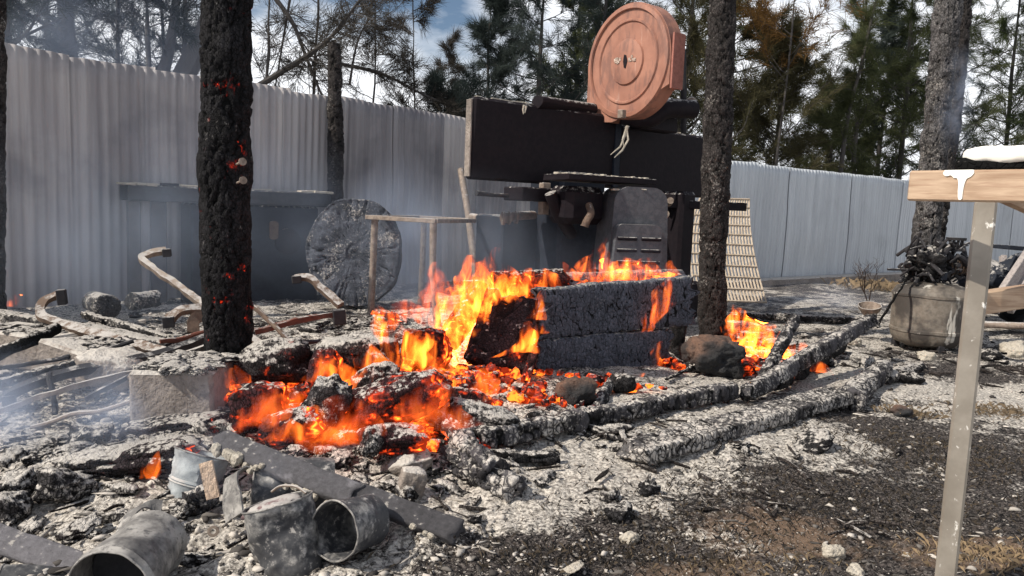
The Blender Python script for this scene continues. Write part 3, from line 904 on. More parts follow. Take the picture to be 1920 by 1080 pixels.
pal = MB()
rr_ = random.Random(8)
for i in range(14):
    a = rr_.uniform(-0.3, 0.3) + (0 if i % 2 else math.pi); r_ = rr_.uniform(0.04, 0.13)
    q = wc + fn * 0.029 + fu * (r_ * math.cos(a)) + Z * (r_ * math.sin(a) * 0.8 + 0.01)
    pal.box(q, rr_.uniform(0.012, 0.04), rr_.uniform(0.01, 0.03), 0.004, fu, Z)
pal.build('peeled_paint', mat_stone('peeled_primer', (0.6, 0.5, 0.42), (0.5, 0.35, 0.27), 20, 0), cover)['kind'] = 'stuff'
# strap on the side and dark arm below the wheel
q = wc + fu * (RW + 0.012) - fn * (th * 0.5)
MB().box(q + Z * (-RW * 0.1), 0.02, th * 0.9, RW * 0.9, fu, fn).build('side_strap', mat_rust('red_strap', (0.30, 0.13, 0.1), (0.2, 0.08, 0.06), 0.3), bs)
MB().tube(smooth_path([P(1165, 215, dw + 0.1), P(1215, 222, dw + 0.1), P(1250, 205, dw + 0.15), P(1300, 205, dw + 0.3)], 6), 0.085, 14).build('wheel_arm', M['machine'], bs, True)
MB().box(P(1166, 214, dw - 0.1), 0.06, 0.05, 0.07, fu, fn).build('guide_bracket', M['iron_pale'], bs)
MB().tube([P(1282, 250, dw + 0.5), P(1281, 95, dw + 0.5)], 0.026, 12).build('tension_rod', M['iron_dark'], bs, True)
mb = MB(); mb.tube(smooth_path([P(1278, 200, dw + 0.42), P(1295, 186, dw + 0.40), P(1303, 192, dw + 0.4), P(1300, 203, dw + 0.4)], 4), 0.022, 8)
mb.build('rod_handle', M['iron_pale'], bs, True)

# the long black slab (two lengths)
def along(px_end, start):
    """length along E1 from start until it shows at px_end"""
    for i in range(800):
        q = start + E1 * (i * 0.01); w = CAM_M.inverted() @ q
        if CX + F_PX * w.x / -w.z >= px_end: return i * 0.01
    return 1.0
s0 = P(886, 258, 6.0)
L1 = along(1163, s0); L2 = along(1335, s0) - L1
h1 = px_m(152, 6.0)
def tiltbox(cen, L, t, h, lean, name, mat, bev=0.02, parent=bs):
    az = (Z * math.cos(lean) + E2 * math.sin(lean)); ay = az.cross(E1)
    MB().box(cen, L, t, h, E1, ay, az, bev=bev).build(name, mat, parent)
tiltbox(s0 + E1 * (L1 / 2) + E2 * 0.05, L1, 0.09, h1, -0.05, 'saw_table', M['machine'], 0.022)
q0 = s0 + E1 * (L1 + L2 / 2 + 0.004) + E2 * 0.06 - Z * 0.055
tiltbox(q0, L2, 0.08, h1 * 0.94, -0.05, 'table_extension', M['machine'], 0.02)
MB().box(s0 + E1 * (L1 - 0.05) + E2 * 0.0 - Z * 0.0, 0.07, 0.03, h1 * 0.98, E1, E2).build('joint_strip', M['machine_blue'], bs)
MB().box(s0 + E1 * 0.012 - E1 * 0.02 + E2 * 0.05, 0.012, 0.075, h1 * 0.93, E1, E2).build('end_plate', M['concrete'], bs)
MB().tube([P(1008, 190, 6.35), P(1112, 206, 6.85)], 0.055, 12).build('guide_bar', M['machine'], bs, True, 0.02)
MB().box(P(1226, 232, 6.9), 0.46, 0.16, 0.14, E1, E2).build('guide_block', M['machine'], bs, False, 0.01)
MB().box(P(1128, 337, 6.05), 0.95, 0.30, 0.045, E1, E2).build('ledge', M['machine'], bs, False, 0.015)
ash_rub = MB(); rg = random.Random(3)
for i in range(70):
    q = P(1128, 331, 6.05) + E1 * rg.uniform(-0.42, 0.44) + E2 * rg.uniform(-0.13, 0.1)
    ash_rub.box(q, rg.uniform(0.02, 0.08), rg.uniform(0.02, 0.05), rg.uniform(0.008, 0.025), E1, E2)
for i in range(40):
    t_ = rg.uniform(0.05, L1 + L2 - 0.1)
    q = s0 + E1 * t_ + E2 * 0.05 + Z * (h1 / 2 + 0.001 - (0.075 if t_ > L1 else 0))
    ash_rub.box(q, rg.uniform(0.02, 0.1), rg.uniform(0.02, 0.06), rg.uniform(0.006, 0.016), E1, E2)
ash_rub.build('ash_layer', M['pale_rock'], bs, False, 0.012)['kind'] = 'stuff'
# ash strands hanging over the slab's front
hs = MB()
for (pts) in ([(1178, 236), (1172, 255), (1163, 275), (1145, 290)], [(1174, 238), (1178, 262), (1166, 282), (1152, 296)], [(1176, 236), (1168, 262), (1170, 275)], [(983, 197), (980, 206), (981, 214)], [(987, 199), (984, 212)]):
    hs.tube([P(x, y, 6.62 if x > 1100 else 6.08) for x, y in pts], [0.012] + [0.009] * (len(pts) - 2) + [0.004], 6)
hs.build('ash_strands', M['pale_rock'], bs, True, 0.01)['kind'] = 'stuff'
# under the slab: gearbox, hood, column, handles
dm = 6.2
MB().box(P(1060, 440, dm + 0.5), 0.52, 0.46, 1.1, E1, E2, bev=0.03).build('column', M['machine_blue'], bs)
MB().box(P(1000, 365, dm - 0.05), 0.42, 0.26, 0.11, E1, E2).build('gear_housing', M['machine'], bs)
MB().box(P(1020, 372, dm), 0.075, 0.07, 0.26, E1, E2).build('slide_post', M['iron_pale'], bs, False, 0.01)
MB().tube([P(893, 362, 5.9), P(925, 366, 6.0), P(975, 368, 6.15)], [0.022, 0.016, 0.02], 10).build('lever', M['iron_dark'], bs, True)
MB().tube(smooth_path([P(1104, 385, 5.9), P(1108, 400, 5.85), P(1100, 415, 5.83), P(1096, 425, 5.83)], 4), [0.03] * 12 + [0.034], 10).build('crank', M['rust_ash'], bs, True, 0.008)
MB().box(P(1080, 385, 6.1), 0.40, 0.3, 0.30, E1, E2, bev=0.05).build('gear_housing', M['machine'], bs)
MB().tube([P(1032, 362, 5.95), P(1046, 400, 6.0), P(1072, 440, 6.2)], 0.05, 10).build('brace', M['machine'], bs, True)
def hood(cx, cy, d, wpx, hpx, t, name, mat, taper=0.88, rad=0.25, slots=0):
    w, h = px_m(wpx, d), px_m(hpx, d); poly = []
    u = Vector((0.97, 0.24, 0)).normalized()
    r_ = w * rad
    poly += [(-w / 2, -h / 2), (w / 2, -h / 2)]
    for i in range(0, 91, 15): poly.append((w / 2 * taper - r_ + r_ * math.cos(R(i)), h / 2 - r_ + r_ * math.sin(R(i))))
    for i in range(90, 181, 15): poly.append((-w / 2 * taper + r_ + r_ * math.cos(R(i)), h / 2 - r_ + r_ * math.sin(R(i))))
    c = P(cx, cy, d)
    mb = MB(); mb.prism(poly, c, u, Z, -t / 2, t / 2)
    o = mb.build(name, mat, bs)
    n = u.cross(Z)
    if slots:
        sb = MB()
        for k in range(slots):
            for sx in (-0.24, 0.24):
                q = c + n * (t / 2 + 0.006) * (1 if n.y < 0 else -1) + u * (w * sx) + Z * (h * (0.18 - k * 0.26))
                sb.tube([q - u * w * 0.19, q + u * w * 0.19], 0.014, 8)
        sb.build('louvre', M['machine'], o, True)
    return o
hood(1184, 430, 6.15, 118, 155, 0.34, 'motor_hood', M['hood'])
hood(1194, 463, 5.93, 100, 84, 0.07, 'louvre_panel', M['hood'], 0.9, 0.12, 3)
ah = MB()
for i in range(120):
    q = P(rg.uniform(1143, 1226), 356, 6.15) + Vector((0, rg.uniform(-0.16, 0.12), rg.uniform(-0.006, 0.006)))
    ah.box(q, rg.uniform(0.01, 0.05), rg.uniform(0.01, 0.04), rg.uniform(0.006, 0.016))
ah.build('ash_layer', M['pale_rock'], bs, False, 0.01)['kind'] = 'stuff'
MB().box(P(1262, 455, 7.0), 0.20, 0.34, 0.95, E1, E2, bev=0.03).build('rear_column', M['machine'], bs)
MB().box(P(1320, 385, 6.9), 0.78, 0.07, 0.075, (1, 0.05, 0), (0, 1, 0)).build('cross_bar', M['machine'], bs)
for (x, y) in ((1254, 381), (1246, 406)):
    MB().tube([P(x, y, 6.6), P(x + 3, y - 5, 6.5)], 0.03, 10).build('knob', M['iron_pale'], bs, True)
MB().box(P(1150, 560, 6.6), 1.5, 0.7, 0.35, E1, E2).build('base', M['machine'], bs)

# small black cabinet left of the saw
cb = thing('metal_cabinet', 'small black metal cabinet left of the band saw with a ash caked roller', 'cabinet', G(950, 590))
cb['label'] = 'small black metal cabinet just left of the band saw, ash caked pipe on top'
c = P(952, 448, 6.5); bodyb = MB(); bodyb.box((c.x, c.y + 0.2, c.z - 0.2), px_m(92, 6.5), 0.42, px_m(88, 6.5) + 0.4, E1, E2, bev=0.015); bodyb.build('body', M['machine_blue'], cb)
MB().tube([P(942, 410, 6.2), P(970, 406, 6.35), P(1000, 404, 6.5)], [0.045, 0.04, 0.035], 12).build('pipe', M['rust_ash'], cb, True, 0.015)
for k_, x in enumerate((943, 955, 968)):
    MB().lathe([(0.02, -0.01), (0.055, -0.01), (0.055, 0.01), (0.02, 0.01)], P(x, 410 - k_, 6.2 + k_ * 0.05), (0.9, 0.3, 0), 16, True).build('flange', M['rust_ash'], cb, True, 0.008)
o = MB().tube([P(885, 406, 6.9), P(897, 408, 6.75)], [0.035, 0.03], 10).build('knob', M['iron_pale'], cb, True, 0.01)

# ------------------------------------------------------------------ leaning wire mesh panel
def mesh_panel():
    t = thing('mesh_panel', 'rusty cream wire mesh panel leaning on the fence behind the grey brown post', 'mesh panel', G(1380, 565))
    tl, tr, bl, br = P(1312, 372, 8.9), P(1404, 374, 9.1), P(1308, 562, 7.9), P(1436, 566, 8.1)
    mid_l, mid_r = P(1293, 455, 8.4), P(1410, 460, 8.6)
    def pt(u, v):
        w = 4 * v * (1 - v)
        a = tl.lerp(bl, v); b = tr.lerp(br, v)
        a = a.lerp(mid_l + (a - tl.lerp(bl, .5)), 0) + (mid_l - tl.lerp(bl, .5)) * w
        b = b + (mid_r - tr.lerp(br, .5)) * w
        return a.lerp(b, u)
    m = mat_rust('cream_wire', (0.46, 0.385, 0.30), (0.30, 0.235, 0.17), 0.25)
    hz = MB()
    for i in range(11):
        v = i / 10
        hz.tube([pt(u / 8, v) + Vector((0, -0.025, 0)) for u in range(9)], 0.013, 6)
    hz.build('cross_wires', m, t, True)
    vt = MB()
    for i in range(21):
        u = i / 20
        vt.tube([pt(u, v / 10) + Vector((0, -0.012, 0)) for v in range(11)], 0.0105, 6)
    vt.build('upright_wires', m, t, True)
mesh_panel()

# ------------------------------------------------------------------ gas tank with burnt pump
dt = 5.55
tc_ = GG(1738, 652); tz = tc_.z
tank = thing('air_tank', 'squat sooty round steel tank with burnt pump on top, in front of the scaly post', 'tank', tc_)
rt = px_m(68, tc_.y); htop = P(1738, 532, tc_.y).z
kt = NT('sooty_tank_paint'); v_ = kt.obj(); nA = kt.noise(v_, 3.2, 5, 0.6); nB = kt.noise(v_, 30, 5, 0.65); nC = kt.noise(kt.obj((5, 5, 1)), 2.4, 4, 0.6)
cc = kt.mix(kt.rng(nB, 0.3, 0.7), (0.125, 0.104, 0.082), (0.19, 0.165, 0.136))
cc = kt.mix(kt.math('MULTIPLY', kt.rng(nA, 0.40, 0.54), 0.9), cc, (0.035, 0.030, 0.027))
cc = kt.mix(kt.math('MULTIPLY', kt.rng(nC, 0.58, 0.66), 0.8), cc, (0.55, 0.52, 0.46))
M['tank'] = kt.bsdf(cc, 0.65, 0.1, kt.bump(nB, 0.25, 0.004))
H_ = htop - tz
prof = [(0.0, 0.02), (rt * 0.6, 0.02), (rt * 0.86, 0.05), (rt * 0.97, 0.10), (rt * 0.99, 0.14), (rt * 1.015, 0.145), (rt * 1.015, 0.165), (rt * 0.99, 0.17)]
prof += [(rt * 0.985, H_ * k) for k in (0.4, 0.6, 0.75)]
prof += [(rt * 0.985, H_ - 0.10), (rt * 1.01, H_ - 0.096), (rt * 1.01, H_ - 0.078), (rt * 0.98, H_ - 0.073), (rt * 0.90, H_ - 0.03), (rt * 0.7, H_ - 0.005), (rt * 0.35, H_ + 0.012), (0, H_ + 0.016)]
body = MB().lathe(prof, (tc_.x, tc_.y, tz), Z, 64).build('shell', M['tank'], tank, True, 0.006, 3)
for a in (0.4, 2.5, 4.6):
    q = Vector((tc_.x + rt * 0.8 * math.cos(a), tc_.y + rt * 0.8 * math.sin(a), tz))
    MB().box(q, 0.05, 0.05, 0.12).build('foot', M['iron_dark'], tank)
rp = random.Random(21)
lump('pump', P(1742, 497, tc_.y), (0.15, 0.12, 0.10), M['coal'], (0, 0, 20), 31, 0.5, cell=0.2, sub=4, depth=0.12, parent=tank)
mb = MB()
for i in range(80):
    c = P(rp.uniform(1695, 1822), rp.uniform(452, 528), tc_.y + rp.uniform(-0.1, 0.15))
    dv = Vector((rp.uniform(-1, 1), rp.uniform(-1, 1), rp.uniform(-0.7, 0.9))).normalized() * rp.uniform(0.04, 0.12)
    mb.tube([c - dv, c + dv * 0.2 + Vector((0, 0, 0.01)), c + dv], [rp.uniform(0.006, 0.024)] * 3, 8)
mb.build('burnt_pump_fittings', M['iron_dark'], tank, True, 0.02, 4)
mb = MB()
for i in range(9):
    c = P(1775 + i * 5, 500 + rp.uniform(-4, 4), tc_.y + 0.05)
    mb.lathe([(0.03, -0.004), (0.075, -0.004), (0.075, 0.004), (0.03, 0.004)], c, (1, 0.2, 0.05), 14, True)
mb.build('cylinder_fins', M['rust_ash'], tank, True, 0.01)
flt = MB()
fc_ = P(1792, 460, tc_.y)
for i in range(10):
    a = 2 * math.pi * i / 10; q = fc_ + Vector((math.cos(a), math.sin(a), 0)) * 0.034
    flt.tube([q + Z * -0.045, q + Z * 0.045 + Vector((math.cos(a), math.sin(a), 0)) * 0.018], 0.006, 6)
flt.lathe([(0.03, 0.04), (0.072, 0.04), (0.076, 0.062), (0.03, 0.062)], fc_, Z, 20, True)
flt.lathe([(0.0, -0.05), (0.05, -0.05), (0.05, -0.035), (0.0, -0.035)], fc_, Z, 16)
flt.build('air_filter_cage', M['iron_dark'], tank, True, 0.004)
MB().tube([P(1664, 505, tc_.y), P(1705, 506, tc_.y)], 0.009, 8).build('valve_stem', M['iron_dark'], tank, True)
MB().box(P(1771, 518, tc_.y - 0.13), 0.05, 0.01, 0.065, (1, 0.2, 0), (-0.2, 1, 0), bev=0.003).build('gauge_plate', M['machine_blue'], tank)
hz_ = MB().tube(smooth_path([P(1700, 515, tc_.y - 0.1), P(1690, 540, tc_.y - 0.2), P(1672, 565, tc_.y - 0.25), P(1655, 598, tc_.y - 0.3), P(1646, 612, tc_.y - 0.35)], 8), 0.010, 8).build('hose', M['coal'], tank, True, 0.015)

# ------------------------------------------------------------------ work table on the right
dT = 1.9
tb = thing('work_table', 'scorched wooden work table on a scratched square steel leg, at the right edge', 'table', G(1765, 1150))
kw = NT('bare_wood'); v_ = kw.obj((2.0, 2.0, 16)); nA = kw.noise(v_, 4, 5, 0.6, 0.6); nB = kw.noise(kw.obj((3.5, 3.5, 60)), 3, 4, 0.6)
cw = kw.mix(kw.rng(nA, 0.3, 0.7), (0.29, 0.19, 0.12), (0.44, 0.315, 0.215)); cw = kw.mix(kw.math('MULTIPLY', kw.rng(nB, 0.5, 0.7), 0.45), cw, (0.20, 0.10, 0.055))
M['wood'] = kw.bsdf(cw, 0.7, 0, kw.bump(nB, 0.2, 0.003))
kl = NT('scratched_grey_steel'); v_ = kl.obj(); nA = kl.noise(v_, 6, 5, 0.65); nB = kl.noise(kl.obj((1, 1, 0.6)), 38, 4, 0.65); nC = kl.noise(v_, 2.4, 3, 0.5)
cl_ = kl.mix(kl.rng(nA, 0.3, 0.7), (0.19, 0.165, 0.135), (0.29, 0.26, 0.22))
cl_ = kl.mix(kl.math('MULTIPLY', kl.rng(nC, 0.55, 0.7), 0.5), cl_, (0.30, 0.19, 0.13))
cl_ = kl.mix(kl.rng(nB, 0.62, 0.70), cl_, (0.7, 0.67, 0.62))
M['leg_steel'] = kl.bsdf(cl_, 0.55, 0.2, kl.bump(nB, 0.15, 0.003))
lt = P(1845, 376, dT); 
MB().box((lt.x + 0.024, lt.y + 0.03, (lt.z - 0.02) / 2), 0.050, 0.05, lt.z + 0.02, (0.87, -0.5, 0), (0.5, 0.87, 0), bev=0.006).build('leg', M['leg_steel'], tb)
ru = Vector((0.6, -0.8, 0)).normalized(); rv = Vector((-ru.y, ru.x, 0))
a_ = P(1702, 348, 1.86); rl = 0.62; rh = px_m(55, 1.86)
MB().box(a_ + ru * (rl / 2) + rv * 0.02, rl, 0.04, rh, ru, rv, bev=0.004).build('apron', M['wood'], tb)
# second apron going back and the top plank stub
MB().prism([(0, 0), (0.22, 0.0), (0.22, -0.075), (0.13, -0.045)], P(1866, 372, 1.96), (1, 0.12, 0), Z, -0.018, 0.018).build('corner_brace', M['wood'], tb)
fo = P(1826, 292, 1.84)
tp_poly = []
mb = MB(); L_ = 0.42
mb.box(fo + ru * 0.12 + rv * 0.20 - Z * 0.016, 0.40, 0.24, px_m(30, 1.84), ru, rv, bev=0.012)
mb.build('top', mat_char('scorched_top', (0.16, 0.09, 0.05), ash_top=0.3, ash_side=0.05), tb, True)
foam = NT('pale_melted_foam'); nA = foam.noise(foam.obj(), 20, 5, 0.6)
M['foam'] = foam.bsdf(foam.mix(nA, (0.74, 0.70, 0.61), (0.86, 0.83, 0.76)), 0.8, 0, foam.bump(nA, 0.4, 0.006))
def foam_slab():
    nx, ny = 60, 40; V = []; rnd = random.Random(2)
    top = P(1824, 266, 1.82).z; bot = P(1824, 300, 1.82).z
    U = np.linspace(0, 1, nx); Vv = np.linspace(0, 1, ny); 
    n = 56; a = np.linspace(0, 2 * np.pi, n, endpoint=False); e = 4
    rr = (np.abs(np.cos(a)) ** e + np.abs(np.sin(a)) ** e) ** (-1 / e)
    rings = []
    for k, s in enumerate([0, 0.5, 0.85, 0.97, 1.0, 1.0, 0.97, 0.9, 0.5, 0]):
        zz = [top, top, top - 0.001, top - 0.005, top - 0.014, bot + 0.012, bot + 0.003, bot, bot + 0.006, bot + 0.006][k]
        px_ = np.cos(a) * rr * s * 0.21; py_ = np.sin(a) * rr * s * 0.13
        c = fo + ru * 0.12 + rv * 0.20
        q = np.stack([c.x + px_ * ru.x + py_ * rv.x, c.y + px_ * ru.y + py_ * rv.y, np.full(n, zz)], 1)
        q[:, 2] += fbm(q * 22, 3, 4) * (0.006 if k < 5 else 0.016)
        q[:, :2] += np.stack([fbm(q * 14 + 3, 3, 7), fbm(q * 14 + 9, 3, 8)], 1) * 0.012
        rings.append(q)
    V = np.concatenate(rings); m = len(rings)
    i = np.arange(m - 1)[:, None] * n; k = np.arange(n)[None]; k2 = (k + 1) % n
    F = np.stack([i + n + k, i + n + k2, i + k2, i + k], 2).reshape(-1, 4)
    o = mesh_obj('foam_pad', V, F, M['foam'], None, True)
    tag(o, 'white melted pad lying on the work table corner at the right edge', 'pad')
foam_slab()
# white drip on the apron
dr_ = MB(); c = a_ + ru * 0.115 + rv * 0.0
cp_ = [(-0.030, 0.038), (-0.033, 0.030), (-0.026, 0.024), (-0.016, 0.026), (-0.008, 0.020), (-0.001, 0.019), (0.003, 0.008), (0.004, -0.012), (0.006, -0.028), (0.010, -0.032), (0.014, -0.027), (0.014, -0.010), (0.016, 0.008), (0.020, 0.018), (0.027, 0.022), (0.033, 0.030), (0.031, 0.038)]
sm_ = smooth_path([Vector((x, y, 0)) for x, y in cp_], 4)
dr_.prism([(q.x, q.y) for q in sm_], c, ru, Z, -0.002, 0.003)
dr_.build('melted_drip', M['foam'], tb, False, 0.003)
# lower stretcher
MB().box(P(1890, 560, 2.05), 0.2, 0.035, px_m(42, 2.05), (1, 0.25, 0.14), (-0.25, 1, 0), bev=0.003).build('stretcher', M['wood'], tb)

# ------------------------------------------------------------------ scrap heap behind the table
M['pale_wood'] = mat_stone('weathered_plank', (0.42, 0.37, 0.34), (0.30, 0.26, 0.25), 8, 0.3)
def plank(p0, p1, w, t, mat, label, name='plank', group=None):
    p0 = Vector(p0); p1 = Vector(p1); d = p1 - p0; y = Z.cross(d); y = y.normalized() if y.length > 1e-4 else Vector((1, 0, 0))
    o = MB().box((p0 + p1) / 2, d.length, w, t, d, y).build(name, mat, None, False, 0.006)
    return tag(o, label, 'plank', group)
ds_ = 6.4
plank(P(1866, 575, ds_), P(1935, 470, ds_ + 0.4), 0.05, 0.16, M['pale_wood'], 'pale weathered plank leaning in the scrap heap behind the steel leg')
plank(P(1892, 578, ds_ + 0.1), P(1950, 490, ds_ + 0.4), 0.05, 0.13, M['pale_wood'], 'rear pale plank leaning to the right of another plank by the scrap heap')
plank(P(1868, 462, ds_ + 1.2), P(1960, 470, ds_ + 1.4), 0.3, 0.04, M['machine_blue'], 'dark burnt plank lying across the top of the scrap heap at the right edge')
plank(P(1880, 480, ds_ + 1.0), P(1888, 570, ds_ + 0.8), 0.05, 0.06, M['pale_wood'], 'short upright plank stub in the scrap heap behind the table leg')
o = lump('scrap_pile', P(1905, 540, ds_ + 0.9), (0.45, 0.4, 0.28), M['machine_blue'], (0, 0, 10), 44, 0.4, boxy=0.4); tag(o, 'dark blue grey scrap pile behind the leaning pale planks', 'scrap pile')
o = MB().tube([P(1838, 608, 5.6), P(1960, 613, 5.4)], 0.026, 14).build('pipe', M['iron_pale'], None, True); tag(o, 'pale pipe lying on the ground right of the steel table leg', 'pipe')
# bowl on beam end, twig shrub
bp = GG(1652, 592)
o = MB().lathe([(0.0, 0.0), (0.05, 0.0), (0.085, 0.05), (0.095, 0.085), (0.088, 0.085), (0.078, 0.05), (0.045, 0.012), (0.0, 0.012)], P(1630, 590, 6.3), (-0.15, -0.25, 1), 28).build('bowl', M['iron_pale'], None, True, 0.01); tag(o, 'ash white bowl with dark inside near the tip of the leaning beam', 'bowl')
tw = MB(); rt_ = random.Random(5)
b0 = P(1628, 572, 6.9)
def twig(p, d, l, r, lev):
    q = p + d * l; mid = p + d * (l * 0.5) + Vector((rt_.uniform(-.02, .02), rt_.uniform(-.02, .02), 0.01))
    tw.tube([p, mid, q], [r, r * 0.8, r * 0.55], 5)
    if lev:
        for _ in range(3):
            e = (d + Vector((rt_.uniform(-.9, .9), rt_.uniform(-.6, .6), rt_.uniform(-.1, .5)))).normalized()
            twig(p.lerp(q, rt_.uniform(0.5, 1)), e, l * rt_.uniform(0.5, 0.8), r * 0.6, lev - 1)
for k in range(3): twig(b0, Vector((rt_.uniform(-.5, .4), 0, 1)).normalized(), 0.22, 0.006, 3)
o = tw.build('dead_shrub', M['rust_ash'], None, True); tag(o, 'thin leafless dead shrub in front of the pale zinc fence', 'shrub')
# ------------------------------------------------------------------ burning boards and beams
def tb_(o, label, cat, group=None): return tag(o, label, cat, group)
dA, dB = 4.25, 4.85
FD = (P(1285, 600, dB) - P(1015, 600, dA)); FD.z = 0; FD.normalize(); FN = Vector((FD.y, -FD.x, 0))
FN = FN if FN.y < 0 else -FN
tb_(charred('burning_board', P(1012, 588, dA), P(1290, 562, dB), 0.10, px_m(96, 4.5), M['board'], cell=(0.028, 0.3, 0.06), depth=0.009, exp=9, step=0.005, n=130, seed=3, rough=0.010, jag=0.09, sharp=0.22, taper=(0.94, 1.04)), 'long grey cracked burning board, upper one of the two stacked', 'board')
tb_(charred('burning_board', P(1000, 682, dA - 0.05), P(1245, 655, dB - 0.1), 0.10, px_m(88, 4.5), M['board'], cell=(0.03, 0.3, 0.05), depth=0.010, exp=7, step=0.005, n=130, seed=4, rough=0.016, jag=0.09, sharp=0.22), 'grey cracked burning board, lower one of the two stacked', 'board')
tb_(charred('burning_slab', P(930, 690, 3.95), P(958, 560, 4.15), 0.10, px_m(112, 4.0), M['board_ember'], up=(1, 0.2, 0.1), cell=(0.12, 0.3, 0.06), depth=0.006, exp=7, step=0.008, n=90, seed=5, rough=0.008, jag=0.06, taper=(1.15, 0.95)), 'short upright burning slab with red glow left of the stacked boards', 'slab')
tb_(charred('burning_post_stub', P(968, 770, 3.78), P(1002, 655, 3.95), 0.05, 0.075, M['lump_hot'], up=(0, -1, 0), seed=6, cell=(0.05, 0.05, 0.04)), 'thin glowing upright stick at the left end of the lower stacked board', 'stick')
tb_(charred('burning_log', P(925, 535, 4.9), P(1055, 530, 5.1), 0.17, 0.19, M['lump_hot'], exp=2.4, seed=7, cell=(0.07, 0.06, 0.06)), 'glowing log lying behind the upper stacked board under flames', 'log')
tb_(charred('burning_log', P(1050, 528, 5.3), P(1275, 520, 5.6), 0.14, 0.13, M['board'], exp=3, seed=8), 'black log lying behind the right half of the upper stacked board', 'log')
tb_(charred('burning_log', P(1262, 690, 4.95), P(1283, 520, 5.0), 0.12, 0.12, M['coal'], up=(0, -1, 0), exp=3, seed=9), 'upright black burnt stub at the right end of the stacked boards', 'log')
tb_(charred('burning_log', P(840, 640, 4.35), P(905, 540, 4.6), 0.15, 0.14, M['lump_hot'], up=(0, -1, 0), exp=2.5, seed=10), 'glowing log leaning inside the tallest flame', 'log')
tb_(charred('burning_log', P(870, 715, 3.9), P(990, 690, 4.05), 0.16, 0.16, M['lump_hot'], exp=2.5, seed=12), 'red glowing log lying under the upright slab', 'log')
# leaning and lying beams on the right
def beam_px(p0, p1, z0, z1, w, h, mat, label, name='charred_beam', up=(0, 0, 1), **kw):
    a = GG(*p0, z0); b = GG(*p1, z1)
    return tb_(charred(name, a, b, w, h, mat, up=up, **kw), label, 'beam')
beam_px((888, 852), (1372, 752), 0.06, 0.06, 0.085, 0.085, M['beam'], 'long thin ash topped beam running from the ember pile past the boulder', cell=(0.045, 0.2, 0.16), depth=0.012, seed=13, rough=0.010, exp=5, step=0.008, n=48)
beam_px((1190, 872), (1572, 762), 0.055, 0.065, 0.17, 0.070, M['beam_white'], 'wide white ash crusted beam lying nearest on the right, black cracks along its edge', cell=(0.028, 0.2, 0.12), depth=0.010, seed=14, rough=0.009, exp=8, n=70, step=0.006, jag=0.05, sharp=0.3)
ca_ = GG(1398, 755, 0.05); cb_ = P(1634, 600, 5.35)
tb_(charred('charred_beam', ca_, cb_, 0.085, 0.095, M['beam'], cell=(0.05, 0.2, 0.2), seed=15, rough=0.012, depth=0.012, up=(-0.5, -0.3, 0.8), jag=0.05), 'ash topped beam leaning up from beside the boulder towards the tank', 'beam')
tb_(charred('charred_log', GG(1420, 735, 0.02), P(1490, 600, 5.0), 0.07, 0.07, M['beam'], seed=16, exp=3, up=(0, -1, 0)), 'thin log standing tilted between the flames right of the boulder', 'log')
tb_(charred('charred_log', GG(1590, 768, 0.05), GG(1655, 712, 0.08), 0.13, 0.12, M['beam'], seed=17, exp=2.4, rough=0.03, taper=(1.1, 0.8)), 'short thick ashed log with split top lying right of the white crusted beam', 'log')
tb_(charred('charred_log', GG(1660, 720, 0.03), GG(1722, 694, 0.03), 0.09, 0.07, M['lump_cool'], seed=18, exp=2.4, rough=0.03), 'small crumbling log in line behind the short thick ashed log', 'log')
tb_(charred('charred_log', GG(1455, 740, 0.05), GG(1580, 662, 0.05), 0.07, 0.07, M['coal'], seed=19, exp=3, rough=0.02), 'black burning log lying under the leaning beam', 'log')
tb_(charred('charred_log', GG(1385, 600, 0.05), GG(1640, 612, 0.05), 0.10, 0.08, M['lump_cool'], seed=20, exp=3, rough=0.02), 'grey burnt log lying across the ash behind the leaning beam', 'log')
tb_(charred('charred_log', GG(1050, 868, 0.02), GG(900, 862, 0.02), 0.05, 0.045, M['coal'], seed=21, exp=3, rough=0.02), 'thin dark stick lying just in front of the long thin beam', 'stick')
for (a, b, w, lab, mt) in [((1240, 640), (1305, 600), 0.05, 'small pale stick leaning left of the boulder by the middle post', 'beam'), ((1250, 720), (1310, 700), 0.03, 'thin black stick on the ash left of the boulder', 'coal')]:
    tb_(charred('charred_stick', GG(*a, 0.03), GG(*b, 0.06), w, w, M[mt], seed=int(a[0]), exp=3), lab, 'stick')
bo = GG(1346, 706); rx = px_m(55, bo.y)
o = lump('boulder', (bo.x, bo.y + 0.1, bo.z + px_m(34, bo.y)), (rx, 0.15, px_m(38, bo.y)), M['rock'], (0, 5, 10), 71, 0.26, boxy=0.35, depth=0.0, sub=5); tag(o, 'brown scorched boulder in front of the grey brown post', 'boulder')
o = lump('stone', GG(1080, 755, 0.05), (0.10, 0.07, 0.07), M['rock'], (0, 0, 0), 72, 0.28, boxy=0.3, depth=0.0); tag(o, 'brown stone under the lower stacked board', 'stone')
o = lump('stone', GG(1165, 735, 0.05), (0.075, 0.06, 0.05), M['coal'], (0, 0, 10), 73, 0.15, boxy=0.2, depth=0.0); tag(o, 'dark round stone under the right half of the lower stacked board', 'stone')
tb_(charred('charred_stick', GG(1118, 768, 0.0), P(1147, 712, 3.95), 0.05, 0.045, M['beam'], up=(0, -1, 0), seed=74, exp=2.5, rough=0.02), 'short ashed stick leaning on the brown stone before the stacked boards', 'stick')

